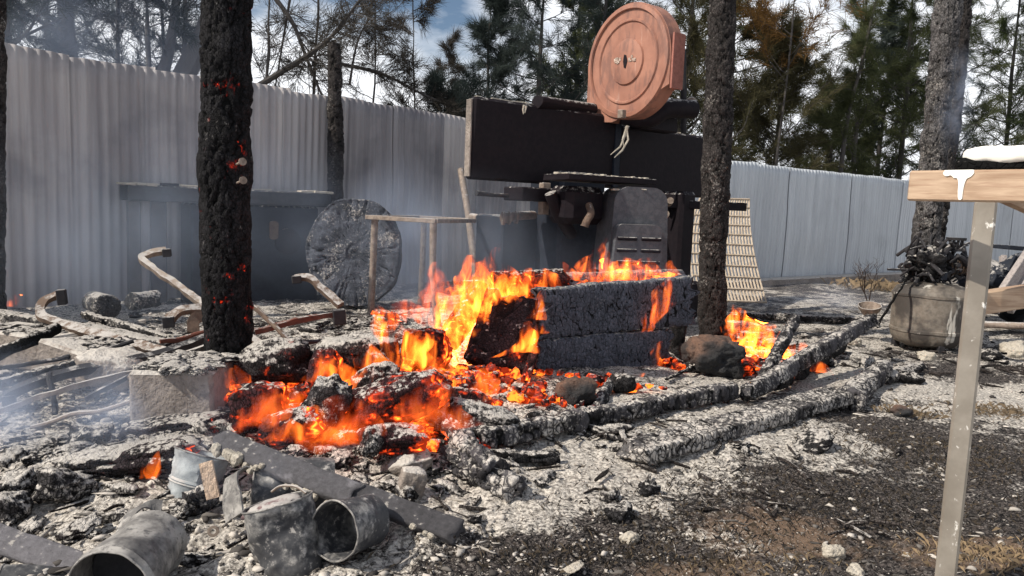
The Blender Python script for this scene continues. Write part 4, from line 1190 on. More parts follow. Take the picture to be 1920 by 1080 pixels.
# ------------------------------------------------------------------ ember pile
def L_px(px, py, d, wpx, hpx, mat, label, rot=(0, 0, 0), seed=0, depth_m=None, name='ember_log', cat='log', boxy=0.3, grain=(0.7, 1.3, 1.3), rough=0.2, **kw):
    w = px_m(wpx / 2, d); h = px_m(hpx / 2, d)
    o = lump(name, P(px, py, d), (w, depth_m or max(0.06, w * 0.6), h), M[mat], rot, seed, rough, grain=grain, boxy=boxy, **kw)
    return tag(o, label, cat)
L_px(512, 682, 3.35, 158, 92, 'lump', 'ash topped log glowing red below, right beside the front post', (0, -10, 8), 51)
L_px(672, 668, 3.4, 160, 88, 'lump', 'ash crusted dark red log behind the leaning left flame', (0, -4, -5), 52)
L_px(748, 750, 2.92, 215, 100, 'lump_hot', 'large dark red glowing log in the middle of the ember pile', (0, -17, 5), 53, rough=0.14)
L_px(705, 712, 3.05, 100, 56, 'lump', 'grey frayed log piece above the large glowing log', (0, -25, 0), 54)
L_px(610, 765, 2.84, 80, 112, 'lump_cool', 'upright grey crumbling ember lump left of the large glowing log', (0, 20, 0), 55, name='ember_lump', grain=(1, 1, 1), rough=0.3)
L_px(490, 765, 2.86, 110, 105, 'lump_hot', 'cracked red glowing block right of the front post foot', (0, 0, 12), 56, name='ember_lump', boxy=0.6)
L_px(548, 800, 2.78, 130, 62, 'lump_hot', 'bright orange ember lump at the front of the pile under pale ash', (0, -15, 0), 57, name='ember_lump')
L_px(880, 760, 3.15, 100, 70, 'lump_hot', 'glowing lump under the flames right of the large glowing log', (0, 10, 0), 58, name='ember_lump')
L_px(905, 784, 2.95, 140, 60, 'lump_cool', 'flat grey ashed log end in front of the glowing logs', (0, 14, 0), 59, name='ashed_log')
L_px(612, 706, 3.2, 70, 100, 'lump_hot', 'orange glowing lump between the two ash topped logs', (0, 0, 0), 60, name='ember_lump')
L_px(800, 655, 3.9, 100, 90, 'lump_hot', 'glowing lump at the foot of the tallest flame', (0, 0, 0), 61, name='ember_lump')
L_px(330, 800, 2.95, 200, 44, 'board_ember', 'violet grey board with red glowing edge in front of the concrete block', (0, -8, 10), 62, name='ember_board', cat='board', boxy=0.7)
L_px(225, 858, 2.6, 280, 44, 'lump', 'long low ash covered log with red glow, front left', (0, -4, 12), 63, name='ashed_log')
L_px(290, 855, 2.5, 150, 50, 'board_ember', 'smooth violet grey log just behind the crushed bucket', (0, -8, 10), 64, name='ember_log')
L_px(740, 822, 2.66, 140, 54, 'lump_hot', 'orange glowing log end below the large glowing log', (0, -3, 0), 65)
L_px(698, 828, 2.6, 44, 62, 'lump_cool', 'white cracked lump at the left end of the orange glowing log end', (0, 8, 0), 66, name='ashed_lump', cat='log')
tb_(charred('charred_log', GG(800, 800, 0.10), GG(925, 915, 0.05), 0.085, 0.075, M['beam'], seed=67, exp=2.6, rough=0.02, depth=0.018, cell=(0.05, 0.05, 0.05)), 'white cracked log slanting down from the ember pile to a black broken end', 'log')
tb_(charred('charred_log', GG(835, 885, 0.06), GG(965, 942, 0.045), 0.10, 0.10, M['beam'], seed=68, exp=2.6, rough=0.02, depth=0.022, cell=(0.055, 0.05, 0.05)), 'thick white cracked log stub ending in a dark broken face, front centre', 'log')
tb_(charred('charred_beam', P(412, 826, 2.38), P(668, 932, 2.2), 0.082, 0.035, M['flatchar'], up=(0.35, -0.62, 0.7), seed=69, exp=5, rough=0.007, depth=0.0, cell=(5, 5, 5), jag=0.03, sharp=0.001), 'smooth grey charred beam with white cracked upper end lying over the buckets', 'beam')
tb_(charred('charred_beam', P(664, 925, 2.22), GG(855, 1015, 0.03), 0.078, 0.035, M['flatchar'], up=(0.35, -0.62, 0.7), seed=70, exp=5, rough=0.007, depth=0.0, cell=(5, 5, 5), jag=0.06, sharp=0.001), 'broken off lower end of the smooth grey beam, right of the lying bucket', 'beam')
hot = MB()
rW = random.Random(12)
a_ = P(412, 828, 2.50); b_ = GG(672, 960, 0.08)
wl = MB()
for i in range(44):
    t_ = i / 26; q = Vector(P(404, 846, 2.34)).lerp(P(655, 962, 2.16), t_) if t_ < 1 else Vector(P(668, 955, 2.16)).lerp(GG(820, 1030, 0.03), (t_ - 1) / 0.7)
    if t_ > 0.35 and rW.random() < 0.45: continue
    s_ = rW.uniform(0.014, 0.028) * max(0.55, 1.3 - t_ * 0.6)
    wl.box(q + Vector((rW.uniform(-.01, .01), 0, rW.uniform(-.008, .02))), s_ * 1.1, s_, s_ * 1.2, (0.85, -0.3, -0.4), (0.3, 1, 0), bev=s_ * 0.25)
o = wl.build('ash_crust', M['pale_rock'], None, True, 0.008); tag(o, 'row of white ash blocks along the lower edge of the smooth grey beam', 'ash crust', kind='stuff')
for (x, y, s, lab, mt) in [(1160, 962, 34, 'black jagged coal chunk alone on the pale ash, front centre', 'coal'), (1215, 915, 22, 'small brown burnt wood bit lying on ash above the jagged coal chunk', 'coal'), (1520, 826, 40, 'flat black peat like clump in front of the white crusted beam', 'coal'), (1390, 832, 20, 'little dark clod left of the flat black clump', 'coal'), (1700, 706, 24, 'dark clod beside the small crumbling log', 'coal'), (1180, 1008, 19, 'cream stone on the dark soil below the jagged coal chunk', 'pale_rock'), (1690, 770, 20, 'brown dry clod left of the steel table leg', 'rock'), (890, 972, 18, 'black coal bit right of the broken beam end', 'coal'),
                           (1560, 1035, 20, 'white stone on the black soil near the lower edge', 'pale_rock'), (1070, 1065, 22, 'pale flat stone at the lower edge, front centre', 'pale_rock'), (1605, 1070, 18, 'cream pebble at the lower edge left of the table leg', 'pale_rock'), (760, 870, 42, 'grey sharp edged block fragment behind the lying bucket', 'concrete'), (120, 905, 52, 'pale grey ashed lump with red glow on its right, front left', 'lump_cool'), (30, 905, 40, 'white ash block at the left edge', 'lump_cool'), (20, 950, 38, 'pale crumbling lump at the left edge below the white ash block', 'lump_cool'),
                           (150, 985, 36, 'flat dark red charred piece above the lying can, front left', 'lump'), (85, 885, 34, 'dark grey upright chunk between pale ash lumps at far left', 'lump_cool'), (1270, 660, 26, 'black chunk at the foot of the stacked boards, right end', 'coal'), (1300, 690, 20, 'small dark chunk left of the boulder foot', 'coal'), (870, 800, 26, 'grey chunk left of the long thin beam start', 'lump_cool'), (1015, 782, 24, 'dark squared chunk under the flames before the lower board', 'coal'), (170, 820, 40, 'grey smoky lump in the ash left of the concrete block', 'lump_cool'), (560, 850, 22, 'small pale ember crumb above the smooth grey beam', 'lump'), (640, 862, 26, 'white lump between the smooth grey beam and orange embers', 'lump_cool'),
                           (1900, 655, 30, 'pale rubble lump at the right edge behind the table leg', 'pale_rock'), (1855, 665, 22, 'dark rubble lump right of the steel table leg', 'coal'), (1735, 668, 16, 'white flake standing in front of the tank foot', 'pale_rock'), (1600, 640, 16, 'pale stone left of the tank near the beam tip', 'pale_rock')]:
    g_ = GG(x, y + s * 0.4); r_ = px_m(s, g_.y); rs = random.Random(x)
    o = lump('stone' if mt in ('pale_rock', 'concrete', 'rock') else 'charcoal_chunk', (g_.x, g_.y, g_.z + r_ * 0.35), (r_, r_ * 0.8, r_ * rs.uniform(0.5, 0.75) * (0.4 if 'flat' in lab else 1)), M[mt], (rs.uniform(-20, 20), rs.uniform(-20, 20), rs.uniform(0, 90)), x, 0.3, boxy=0.45 if mt in ('concrete', 'lump_cool') else 0.2, sub=4, depth=0.04 if mt != 'pale_rock' else 0)
    tag(o, lab, 'stone' if mt in ('pale_rock', 'concrete', 'rock') else 'charcoal')

# bed of glowing embers under the pile (uncountable)
def ember_bed():
    U, F = ico(2); rnd = random.Random(77); Vs = []; Fs = []; cr = []; ci = []; b = 0
    spots = [((560, 775), 0.36, 0.2, 260), ((760, 780), 0.36, 0.22, 230), ((860, 720), 0.25, 0.25, 150), ((620, 700), 0.3, 0.2, 120), ((1010, 745), 0.25, 0.1, 40), ((1290, 660), 0.25, 0.18, 50), ((1420, 690), 0.25, 0.25, 60), ((1110, 720), 0.35, 0.05, 25), ((1262, 690), 0.14, 0.05, 30), ((1400, 650), 0.2, 0.15, 30), ((720, 600), 0.25, 0.2, 14), ((840, 850), 0.15, 0.04, 14)]
    for (p, rx, ry, n) in spots:
        c = GG(*p)
        for _ in range(n):
            x = c.x + rnd.gauss(0, rx * 0.5); y = c.y + rnd.gauss(0, ry * 0.55); r = rnd.uniform(0.010, 0.034)
            q = U * (1 + fbm(U * 1.7 + rnd.random() * 90, 2, 3)[:, None] * 0.8) * np.array([r * rnd.uniform(.8, 1.7), r, r * rnd.uniform(.6, 1)])
            a = rnd.random() * 6.28; q = q @ np.array([[math.cos(a), math.sin(a), 0], [-math.sin(a), math.cos(a), 0], [0, 0, 1]])
            Vs.append(q + np.array([x, y, gz(x, y) + r * 0.5 + rnd.random() * 0.025])); Fs.append(F + b); b += len(U)
            cr.append(np.clip(rnd.random() * 0.7 + fbm(U * 2.5 + x * 9, 2, 5) * 0.6, 0, 1)); ci.append(np.full(len(U), rnd.random()))
    o = mesh_obj('ember_bed', np.concatenate(Vs), np.concatenate(Fs), M['ember_hot'], None, True, {'crack': np.concatenate(cr), 'cell': np.concatenate(ci)})
    tag(o, 'bed of small glowing orange embers under the burning logs', 'embers', kind='stuff')
ember_bed()

# loose ash, charcoal crumbs and splinters (uncountable)
def litter():
    rnd = np.random.RandomState(5)
    U, F = ico(1); 
    bases = []
    for k in range(10):
        r = 1 + fbm(U * 1.6 + k * 7.7, 2, k)[:, None] * 0.8
        bases.append(U * r * np.array([1, 1, 0.8]) + np.stack([fbm(U * 2.3 + k + 40 * j, 2, k + j) for j in range(3)], 1) * 0.5)
    Vs, Fs, tone = [], [], []; b = 0
    n = 0
    while n < 9500:
        px_ = rnd.uniform(-120, 2040); py_ = 560 + 560 * rnd.rand() ** 0.9
        p = G(px_, py_)
        if p.y > 10: continue
        left = px_ < 900 and py_ > 560
        dk = 1 if (px_ > 1150 and py_ > 850) else 0
        s = (0.0028 + 0.011 * rnd.rand() ** 4.5 * (1.3 if left else 0.8)) * (0.8 + 0.12 * p.y)
        if not left and rnd.rand() < 0.35: continue
        V0 = bases[rnd.randint(10)] * s * np.array([rnd.uniform(.7, 2.0), rnd.uniform(.6, 1.1), rnd.uniform(.3, .8)])
        if rnd.rand() < 0.16: V0 = V0 * np.array([3.2, 0.5, 0.7])
        a = rnd.rand() * 6.28; ca, sa = math.cos(a), math.sin(a)
        V0 = V0 @ np.array([[ca, sa, 0], [-sa, ca, 0], [0, 0, 1]])
        Vs.append((p.x, p.y, s)); Fs.append(V0)
        t = rnd.rand()
        pw = 0.62 if left else (0.25 if dk else 0.5)
        tone.append(rnd.uniform(0.55, 1.0) if t < pw else rnd.uniform(0.0, 0.25))
        n += 1
    C = np.array(Vs); zz = ground_h(C[:, 0], C[:, 1])
    V = np.concatenate([v + np.array([c[0], c[1], z + c[2] * 0.25]) for v, c, z in zip(Fs, C, zz)])
    FF = (np.arange(n)[:, None, None] * len(U) + F[None]).reshape(-1, 3)
    k = NT('litter'); nA = k.noise(k.obj(), 60, 4, 0.6); t_ = k.attr('tone')
    col = k.mix(t_, (0.012, 0.011, 0.011), (0.70, 0.64, 0.57)); col = k.mix(k.math('MULTIPLY', nA, 0.6), col, (0.09, 0.08, 0.075))
    mat = k.bsdf(col, 0.92, 0, k.bump(nA, 0.5, 0.004), spec=0.15)
    o = mesh_obj('ash_litter', V, FF, mat, None, False, {'tone': np.repeat(tone, len(U))})
    tag(o, 'loose crumbs of pale ash and black charcoal strewn over the ground', 'ash', kind='stuff')
litter()

def rubble():
    """clumps of ash and charcoal and half burnt splinters, too many to count"""
    rnd = np.random.RandomState(31); U, F = ico(3); bases = []
    for k in range(14):
        q = U * (1 + fbm(U * 1.4 + k * 6.1, 3, k)[:, None] * 0.9)
        q = q + np.stack([fbm(U * 2.6 + k + 30 * j, 3, k + j) for j in range(3)], 1) * 0.45
        d, cid = worley(U * 1.9 + k * 3.3, k); cr = sstep(0, 0.3, d)
        bases.append((q * (0.9 + 0.1 * cr)[:, None], cr, cid))
    reg = [((150, 880), 0.55, 0.35, 120), ((560, 900), 0.6, 0.22, 60), ((250, 1010), 0.5, 0.22, 60), ((760, 880), 0.35, 0.16, 45), ((980, 800), 0.6, 0.2, 40), ((1290, 660), 0.5, 0.3, 50), ((1480, 660), 0.6, 0.5, 70), ((150, 690), 0.7, 0.5, 60), ((700, 620), 0.7, 0.5, 60), ((1150, 840), 0.6, 0.12, 30), ((1880, 660), 0.5, 0.6, 50), ((900, 900), 0.3, 0.2, 25), ((320, 806), 0.28, 0.05, 45), ((450, 830), 0.25, 0.1, 30)]
    Vs, Fs, C, I = [], [], [], []; b = 0
    for p, rx, ry, n in reg:
        c = G(*p)
        for _ in range(n):
            x = c.x + rnd.normal(0, rx * 0.6); y = c.y + rnd.normal(0, ry * 0.6)
            if y < 1.5: continue
            r = (0.010 + 0.030 * rnd.rand() ** 2.5) * (0.75 + 0.1 * y)
            q, cr, cid = bases[rnd.randint(14)]
            V0 = q * r * np.array([rnd.uniform(.8, 2.4), rnd.uniform(.6, 1.1), rnd.uniform(.4, .8)])
            a = rnd.rand() * 6.28; t = rnd.normal(0, 0.25); V0 = V0 @ np.array([[math.cos(t), 0, math.sin(t)], [0, 1, 0], [-math.sin(t), 0, math.cos(t)]]) @ np.array([[math.cos(a), math.sin(a), 0], [-math.sin(a), math.cos(a), 0], [0, 0, 1]])
            Vs.append(V0 + np.array([x, y, gz(x, y) + r * 0.25])); Fs.append(F + b); b += len(U); C.append(cr); I.append(cid)
    for (cx, cy, cz2, sx, sy, n) in ((cz.x - 0.02, cz.y + 0.18, cz.z + 0.235, 0.15, 0.17, 120), (c1a.x, c1a.y, c1a.z + 0.07, 0.24, 0.10, 26), (c1b.x, c1b.y, c1b.z + 0.065, 0.13, 0.10, 26)):
        for _ in range(n):
            x = cx + rnd.uniform(-sx, sx); y = cy + rnd.uniform(-sy, sy); r = 0.012 + 0.03 * rnd.rand() ** 2
            q, cr, cid = bases[rnd.randint(14)]
            a = rnd.rand() * 6.28; V0 = (q * r * np.array([rnd.uniform(1, 2.4), rnd.uniform(.8, 1.5), rnd.uniform(.25, .5)])) @ np.array([[math.cos(a), math.sin(a), 0], [-math.sin(a), math.cos(a), 0], [0, 0, 1]])
            Vs.append(V0 + np.array([x, y, cz2 + r * 0.1])); Fs.append(F + b); b += len(U); C.append(cr); I.append(cid)
    o = mesh_obj('ash_clumps', np.concatenate(Vs), np.concatenate(Fs), M['clump'], None, True, {'crack': np.concatenate(C), 'cell': np.concatenate(I)})
    tag(o, 'rough clumps of ash and charcoal heaped over the burnt ground', 'ash', kind='stuff')
    mb = MB()
    for p, rx, ry, n in [((160, 900), 0.6, 0.35, 70), ((520, 940), 0.6, 0.3, 60), ((90, 720), 0.6, 0.4, 30), ((640, 640), 0.8, 0.5, 40), ((1100, 830), 0.8, 0.25, 50), ((1500, 680), 0.7, 0.5, 60), ((1300, 930), 0.8, 0.3, 40), ((1850, 690), 0.5, 0.5, 30), ((330, 620), 0.8, 0.6, 40)]:
        c = G(*p)
        for _ in range(n):
            x = c.x + rnd.normal(0, rx * 0.6); y = c.y + rnd.normal(0, ry * 0.6)
            if y < 1.5: continue
            a = rnd.rand() * 6.28; l = rnd.uniform(0.04, 0.16) * (0.7 + 0.12 * y); r = rnd.uniform(0.003, 0.008) * (0.7 + 0.12 * y)
            dv = Vector((math.cos(a), math.sin(a), rnd.normal(0, 0.12)))
            p0 = Vector((x, y, gz(x, y) + r * rnd.uniform(0.5, 2.5)))
            mb.tube([p0 - dv * l / 2, p0 + Vector((rnd.normal(0, .006), rnd.normal(0, .006), 0.004)), p0 + dv * l / 2], [r, r * 1.1, r * 0.6], 6)
    V = np.array([tuple(v) for v in mb.V]); V += np.stack([fbm(V * 40 + 9 * j, 2, j) for j in range(3)], 1) * 0.006
    o = mesh_obj('charred_splinters', V, mb.F, M['splinter'], None, False, {'crack': np.ones(len(V)), 'cell': 0.5 + 0.5 * vnoise(V * 6, 3)})
    tag(o, 'charred splinters and twigs strewn through the ash', 'splinters', kind='stuff')
cz = GG(325, 800); c1a = P(60, 640, 4.2); c1b = P(165, 668, 3.75)
M['clump'] = mat_char('ash_clump', (0.035, 0.032, 0.031), ash_top=0.55, ash_side=0.50)
M['splinter'] = mat_char('charred_splinter', (0.03, 0.025, 0.022), ash_top=0.2, ash_side=0.30)
rubble()

def tufts():
    """burnt and dry grass, too many blades to count"""
    rnd = random.Random(9); V = []; F = []; tone = []
    for (p, rx, ry, n, hh, tn) in [((1700, 770), 0.12, 0.08, 220, 0.03, 0.45), ((1880, 770), 0.3, 0.12, 300, 0.03, 0.4), ((1880, 1050), 0.22, 0.12, 420, 0.022, 0.8), ((1420, 1060), 0.2, 0.08, 160, 0.018, 0.6), ((1560, 950), 0.7, 0.35, 3600, 0.014, 0.08), ((1780, 850), 0.5, 0.35, 1800, 0.016, 0.12), ((1090, 1050), 0.4, 0.12, 700, 0.018, 0.1), ((1640, 540), 0.5, 0.4, 260, 0.12, 0.6), ((1280, 1000), 0.3, 0.2, 500, 0.018, 0.15)]:
        c = G(*p)
        for _ in range(n):
            x = c.x + rnd.gauss(0, rx * 0.6); y = c.y + rnd.gauss(0, ry * 0.6)
            if y < 0.9: continue
            z = gz(x, y) if n < 300 else 0; a = rnd.random() * 6.28; l = hh * rnd.uniform(.5, 1.4); w = 0.0006 + 0.00022 * y
            z = gz(x, y)
            lean = rnd.uniform(0.4, 1.6) * l
            b = len(V); dx, dy = math.cos(a), math.sin(a)
            V += [(x - dy * w, y + dx * w, z - 0.003), (x + dy * w, y - dx * w, z - 0.003), (x + dx * lean * .5 + dy * w * .7, y + dy * lean * .5 - dx * w * .7, z + l * .7), (x + dx * lean, y + dy * lean, z + l * rnd.uniform(.5, 1))]
            F += [(b, b + 1, b + 2), (b + 1, b + 3, b + 2)]
            tone += [min(1, max(0, tn + rnd.uniform(-.15, .15)))] * 4
    k = NT('dry_grass'); col = k.mix(k.attr('tone'), (0.007, 0.0065, 0.007), (0.30, 0.215, 0.125)); mat = k.bsdf(col, 0.9)
    o = mesh_obj('burnt_grass', np.array(V), F, mat, None, False, {'tone': tone}); tag(o, 'burnt black and dry brown grass stubble on the soil', 'grass', kind='stuff')
tufts()

# ------------------------------------------------------------------ bent bars, concrete and logs on the left
def bar(path, w, t, mat, label, up=(0, 0, 1), name='bent_bar', n=7, lug=None, cat='bar'):
    pts = smooth_path(path, n * 3) if len(path) > 2 else smooth_path(path, 24)
    if lug is None:
        o = MB().strip(pts, w, t, up).build(name, mat, None, False, 0.012)
        return tag(o, label, cat)
    tt = thing(name, label, cat, pts[0])
    MB().strip(pts, w, t, up).build('bar', mat, tt, False, 0.012)
    c, sx, sy, sz = lug
    MB().box(c, sx, sy, sz, (1, 0.35, 0.1), (-0.35, 1, 0)).build('end_lug', M['iron_dark'], tt)
    return tt
dq = 4.1
bar([P(112, 552, 4.5), P(84, 568, 4.45), P(78, 592, 4.35), P(130, 612, 4.2), P(210, 634, 4.0), P(312, 662, 3.75)], 0.05, 0.03, M['rust_ash'], 'thick bent iron bar with hooked end lying across the burnt beam at left', (0.15, -0.55, 0.8), lug=(P(116, 557, 4.42), 0.05, 0.05, 0.09))
bar([P(312, 471, 4.7), P(280, 476, 4.65), P(266, 486, 4.6), P(300, 512, 4.5), P(385, 572, 4.35), P(520, 672, 4.1)], 0.036, 0.036, M['iron_pale'], 'ash white bent bar rising behind the front post with a hooked top end', (0.2, -0.6, 0.7), lug=(P(313, 474, 4.68), 0.05, 0.05, 0.05))
bar([P(318, 598, 4.15), P(340, 582, 4.2), P(385, 577, 4.3)], 0.06, 0.03, M['rust_ash'], 'short curved iron bar with a square lug just left of the front post', (0, -0.5, 0.85), lug=(P(316, 604, 4.12), 0.06, 0.04, 0.06))
bar([P(360, 625, 4.0), P(366, 598, 4.05), P(388, 588, 4.1)], 0.06, 0.025, M['rust_ash'], 'small arched iron strap standing at the left foot of the front post', (0.4, -0.8, 0.3))
bar([P(553, 521, 4.9), P(578, 521, 4.9), P(604, 540, 4.85), P(640, 572, 4.75)], 0.05, 0.03, M['rust_ash'], 'curved rusty iron bar right of the front post with a blunt end', (0, -0.5, 0.85), lug=(P(556, 524, 4.88), 0.06, 0.05, 0.05))
bar([P(478, 622, 4.0), P(560, 601, 4.1), P(640, 586, 4.2)], 0.028, 0.028, M['rust_red'], 'straight red rusty bar ending in a block, right of the front post', (0, 0, 1), lug=(P(636, 594, 4.18), 0.07, 0.06, 0.085))
bar([P(8, 748, 3.2), P(40, 728, 3.2), P(120, 702, 3.3), P(310, 662, 3.6), P(395, 628, 3.8)], 0.03, 0.045, M['iron_dark'], 'long dark iron bar with a bent down end slanting across the left edge', (0.1, -0.6, 0.8), lug=(P(18, 756, 3.18), 0.05, 0.03, 0.07))
bar([P(-10, 772, 2.95), P(130, 728, 3.05), P(260, 694, 3.2), P(400, 645, 3.5)], 0.022, 0.022, M['iron_pale'], 'long thin pale rod slanting up from the left edge to the front post', (0, 0, 1), name='iron_rod', cat='rod')
bar([P(160, 748, 3.0), P(250, 702, 3.12), P(270, 695, 3.15)], 0.02, 0.02, M['iron_dark'], 'thin dark rod in front of the concrete block under the pale rod', (0, 0, 1), name='iron_rod', cat='rod')
o = MB().tube(smooth_path([P(238, 712, 3.1), P(272, 702, 3.1), P(310, 690, 3.12), P(345, 682, 3.15)], 6), 0.018, 10).build('ashed_rod', M['iron_pale'], None, True, 0.02); tag(o, 'ash caked rod lying on top of the concrete block', 'rod')
o = MB().tube([P(341, 686, 3.05), P(355, 730, 3.02)], 0.009, 8).build('iron_nail', M['rust'], None, True); tag(o, 'rusty spike hanging down before the concrete block face', 'spike')
o = MB().tube([P(397, 676, 3.35), P(450, 677, 3.5)], 0.018, 16).build('metal_pipe', M['iron_pale'], None, True); tag(o, 'short grey pipe end sticking out across the front post foot', 'pipe')
o = MB().tube(smooth_path([P(-10, 665, 3.7), P(50, 642, 3.8), P(108, 618, 4.0)], 6), 0.035, 14).build('charred_pole', M['coal'], None, True, 0.012); tag(o, 'dark burnt pole slanting up from the left edge over the concrete curb', 'pole')
o = charred('charred_beam', P(-40, 585, 4.9), P(330, 655, 3.9), 0.12, 0.09, M['lump_cool'], seed=81, cell=(0.04, 0.05, 0.05)); tag(o, 'grey burnt beam lying on the concrete curb under the thick bent bar', 'beam')
for (pa_, pb_, r_, mt_, lab_) in [((8, 690, 3.45), (250, 640, 3.75), 0.012, 'iron_dark', 'thin dark rod lying between the slanting burnt pole and the long dark bar'),
                               ((60, 800, 2.95), (300, 735, 3.05), 0.010, 'iron_pale', 'thin pale rod low in the smoky ash left of the concrete block'),
                               ((100, 775, 3.0), (96, 700, 3.1), 0.012, 'iron_dark', 'short dark rod standing upright in the smoky ash at left'),
                               ((475, 575, 4.0), (600, 690, 3.75), 0.014, 'rust_ash', 'ashed thin bar running down right of the front post towards the ash topped log'),
                               ((300, 640, 3.7), (392, 618, 3.85), 0.012, 'rust_red', 'rusty thin bar ending against the left side of the front post'),
                               ((560, 640, 4.1), (680, 628, 4.3), 0.012, 'iron_dark', 'thin dark rod on pale ash below the red rusty bar'),
                               ((150, 842, 2.75), (40, 812, 2.85), 0.012, 'coal', 'thin charred stick on the smoky ash above the long low ash covered log')]:
    o = MB().tube(smooth_path([P(*pa_), P((pa_[0] + pb_[0]) / 2, (pa_[1] + pb_[1]) / 2 + 3, (pa_[2] + pb_[2]) / 2), P(*pb_)], 8), r_, 8).build('iron_rod' if mt_ != 'coal' else 'charred_stick', M[mt_], None, True, 0.012, int(pa_[0])); tag(o, lab_, 'rod' if mt_ != 'coal' else 'stick')
tag(charred('charred_beam', P(-20, 722, 3.3), P(215, 668, 3.6), 0.06, 0.05, M['coal'], seed=181, rough=0.012), 'black burnt batten crossing under the long dark bar at the left edge', 'beam')
tag(charred('charred_beam', P(160, 590, 4.7), P(330, 640, 4.1), 0.05, 0.045, M['lump_cool'], seed=182, rough=0.012), 'thin grey batten lying behind the thick bent bar', 'beam')
def block(name, label, c, sx, sy, sz, ax, seed, mat=None, jit=0.01, cat='concrete block'):
    ax = Vector(ax).normalized(); ay = Z.cross(ax)
    # finely divided so the edges can crumble
    mb = MB(); mb.box(c, sx, sy, sz, ax, ay, bev=0.014)
    o = mb.build(name, mat or M['concrete'], None, False, jit, seed)
    return tag(o, label, cat)
cz = GG(325, 800)
block('concrete_block', 'pale concrete block with a yellowish run down its corner, left of the front post', (cz.x - 0.02, cz.y + 0.16, cz.z + 0.11), px_m(150, 3.1), 0.34, 0.25, (1, 0.10, 0), 3)
c1 = P(60, 640, 4.2); 
block('concrete_curb', 'pale concrete curb piece at the left edge under the slanting burnt pole', (c1.x, c1.y, c1.z - 0.03), 0.62, 0.3, 0.2, (1, -0.35, 0), 5)
c1 = P(165, 668, 3.75)
block('concrete_curb', 'sunlit concrete curb piece between burnt pole and concrete block', (c1.x, c1.y, c1.z - 0.02), 0.36, 0.28, 0.17, (1, -0.4, -0.1), 6, jit=0.02)
o = lump('concrete_lump', P(210, 690, 3.5), (0.16, 0.14, 0.09), M['concrete'], (0, 10, 0), 84, 0.2, boxy=0.4, depth=0); tag(o, 'ragged concrete lump beside the curb behind the long dark bar', 'concrete lump')
run = MB(); q = P(262, 712, 3.02)
rx0 = Vector((cz.x - 0.02 - px_m(75, 3.1) + 0.02, cz.y - 0.022, cz.z + 0.24))
o = charred('burnt_log', P(176, 566, 5.75), P(201, 575, 5.1), 0.175, 0.17, M['lump_cool'], exp=2, seed=85, n=40, rough=0.01, depth=0.006); tag(o, 'short cut log lying with its dark round end to the right, left of the bench', 'log')
o = charred('burnt_log', P(246, 566, 5.5), P(292, 560, 5.7), 0.135, 0.13, M['lump_cool'], exp=2, seed=86, n=40, rough=0.01); tag(o, 'second short log with a speckled end under the bench corner', 'log')

# ------------------------------------------------------------------ cans and buckets in front
kz = NT('burnt_zinc'); v_ = kz.obj(); nA = kz.noise(v_, 9, 6, 0.65); nB = kz.noise(v_, 48, 5, 0.65); nC = kz.noise(kz.obj((1, 1, 1), (4, 2, 1)), 4.5, 4, 0.55)
cz_ = kz.mix(kz.rng(kz.math('ADD', kz.math('MULTIPLY', nA, 0.6), kz.math('MULTIPLY', nB, 0.4)), 0.42, 0.60), (0.03, 0.031, 0.036), (0.30, 0.288, 0.272))
cz_ = kz.mix(kz.math('MULTIPLY', kz.rng(nC, 0.50, 0.62), 0.85), cz_, (0.03, 0.031, 0.036))
cz_ = kz.mix(kz.math('MULTIPLY', kz.rng(nB, 0.57, 0.68), 0.6), cz_, (0.46, 0.43, 0.40))
M['zinc'] = kz.bsdf(cz_, 0.72, 0.1, kz.bump(kz.math('ADD', nA, kz.math('MULTIPLY', nB, 0.6)), 0.5, 0.006))
kz = NT('pale_burnt_zinc'); v_ = kz.obj(); nA = kz.noise(v_, 10, 6, 0.65); nB = kz.noise(v_, 55, 5, 0.65)
cz_ = kz.mix(kz.rng(nA, 0.38, 0.62), (0.13, 0.122, 0.115), (0.36, 0.34, 0.315)); cz_ = kz.mix(kz.math('MULTIPLY', kz.rng(nB, 0.50, 0.66), 0.75), cz_, (0.06, 0.057, 0.058)); nD = kz.noise(v_, 3.2, 5, 0.65); cz_ = kz.mix(kz.math('MULTIPLY', kz.rng(nD, 0.54, 0.66), 0.8), cz_, (0.045, 0.043, 0.045))
M['zinc_pale'] = kz.bsdf(cz_, 0.65, 0.15, kz.bump(kz.math('ADD', nA, kz.math('MULTIPLY', nB, 0.4)), 0.35, 0.005))
M['inside'] = mat_rust('dark_inside', (0.02, 0.02, 0.022), (0.01, 0.01, 0.012), 0.0)
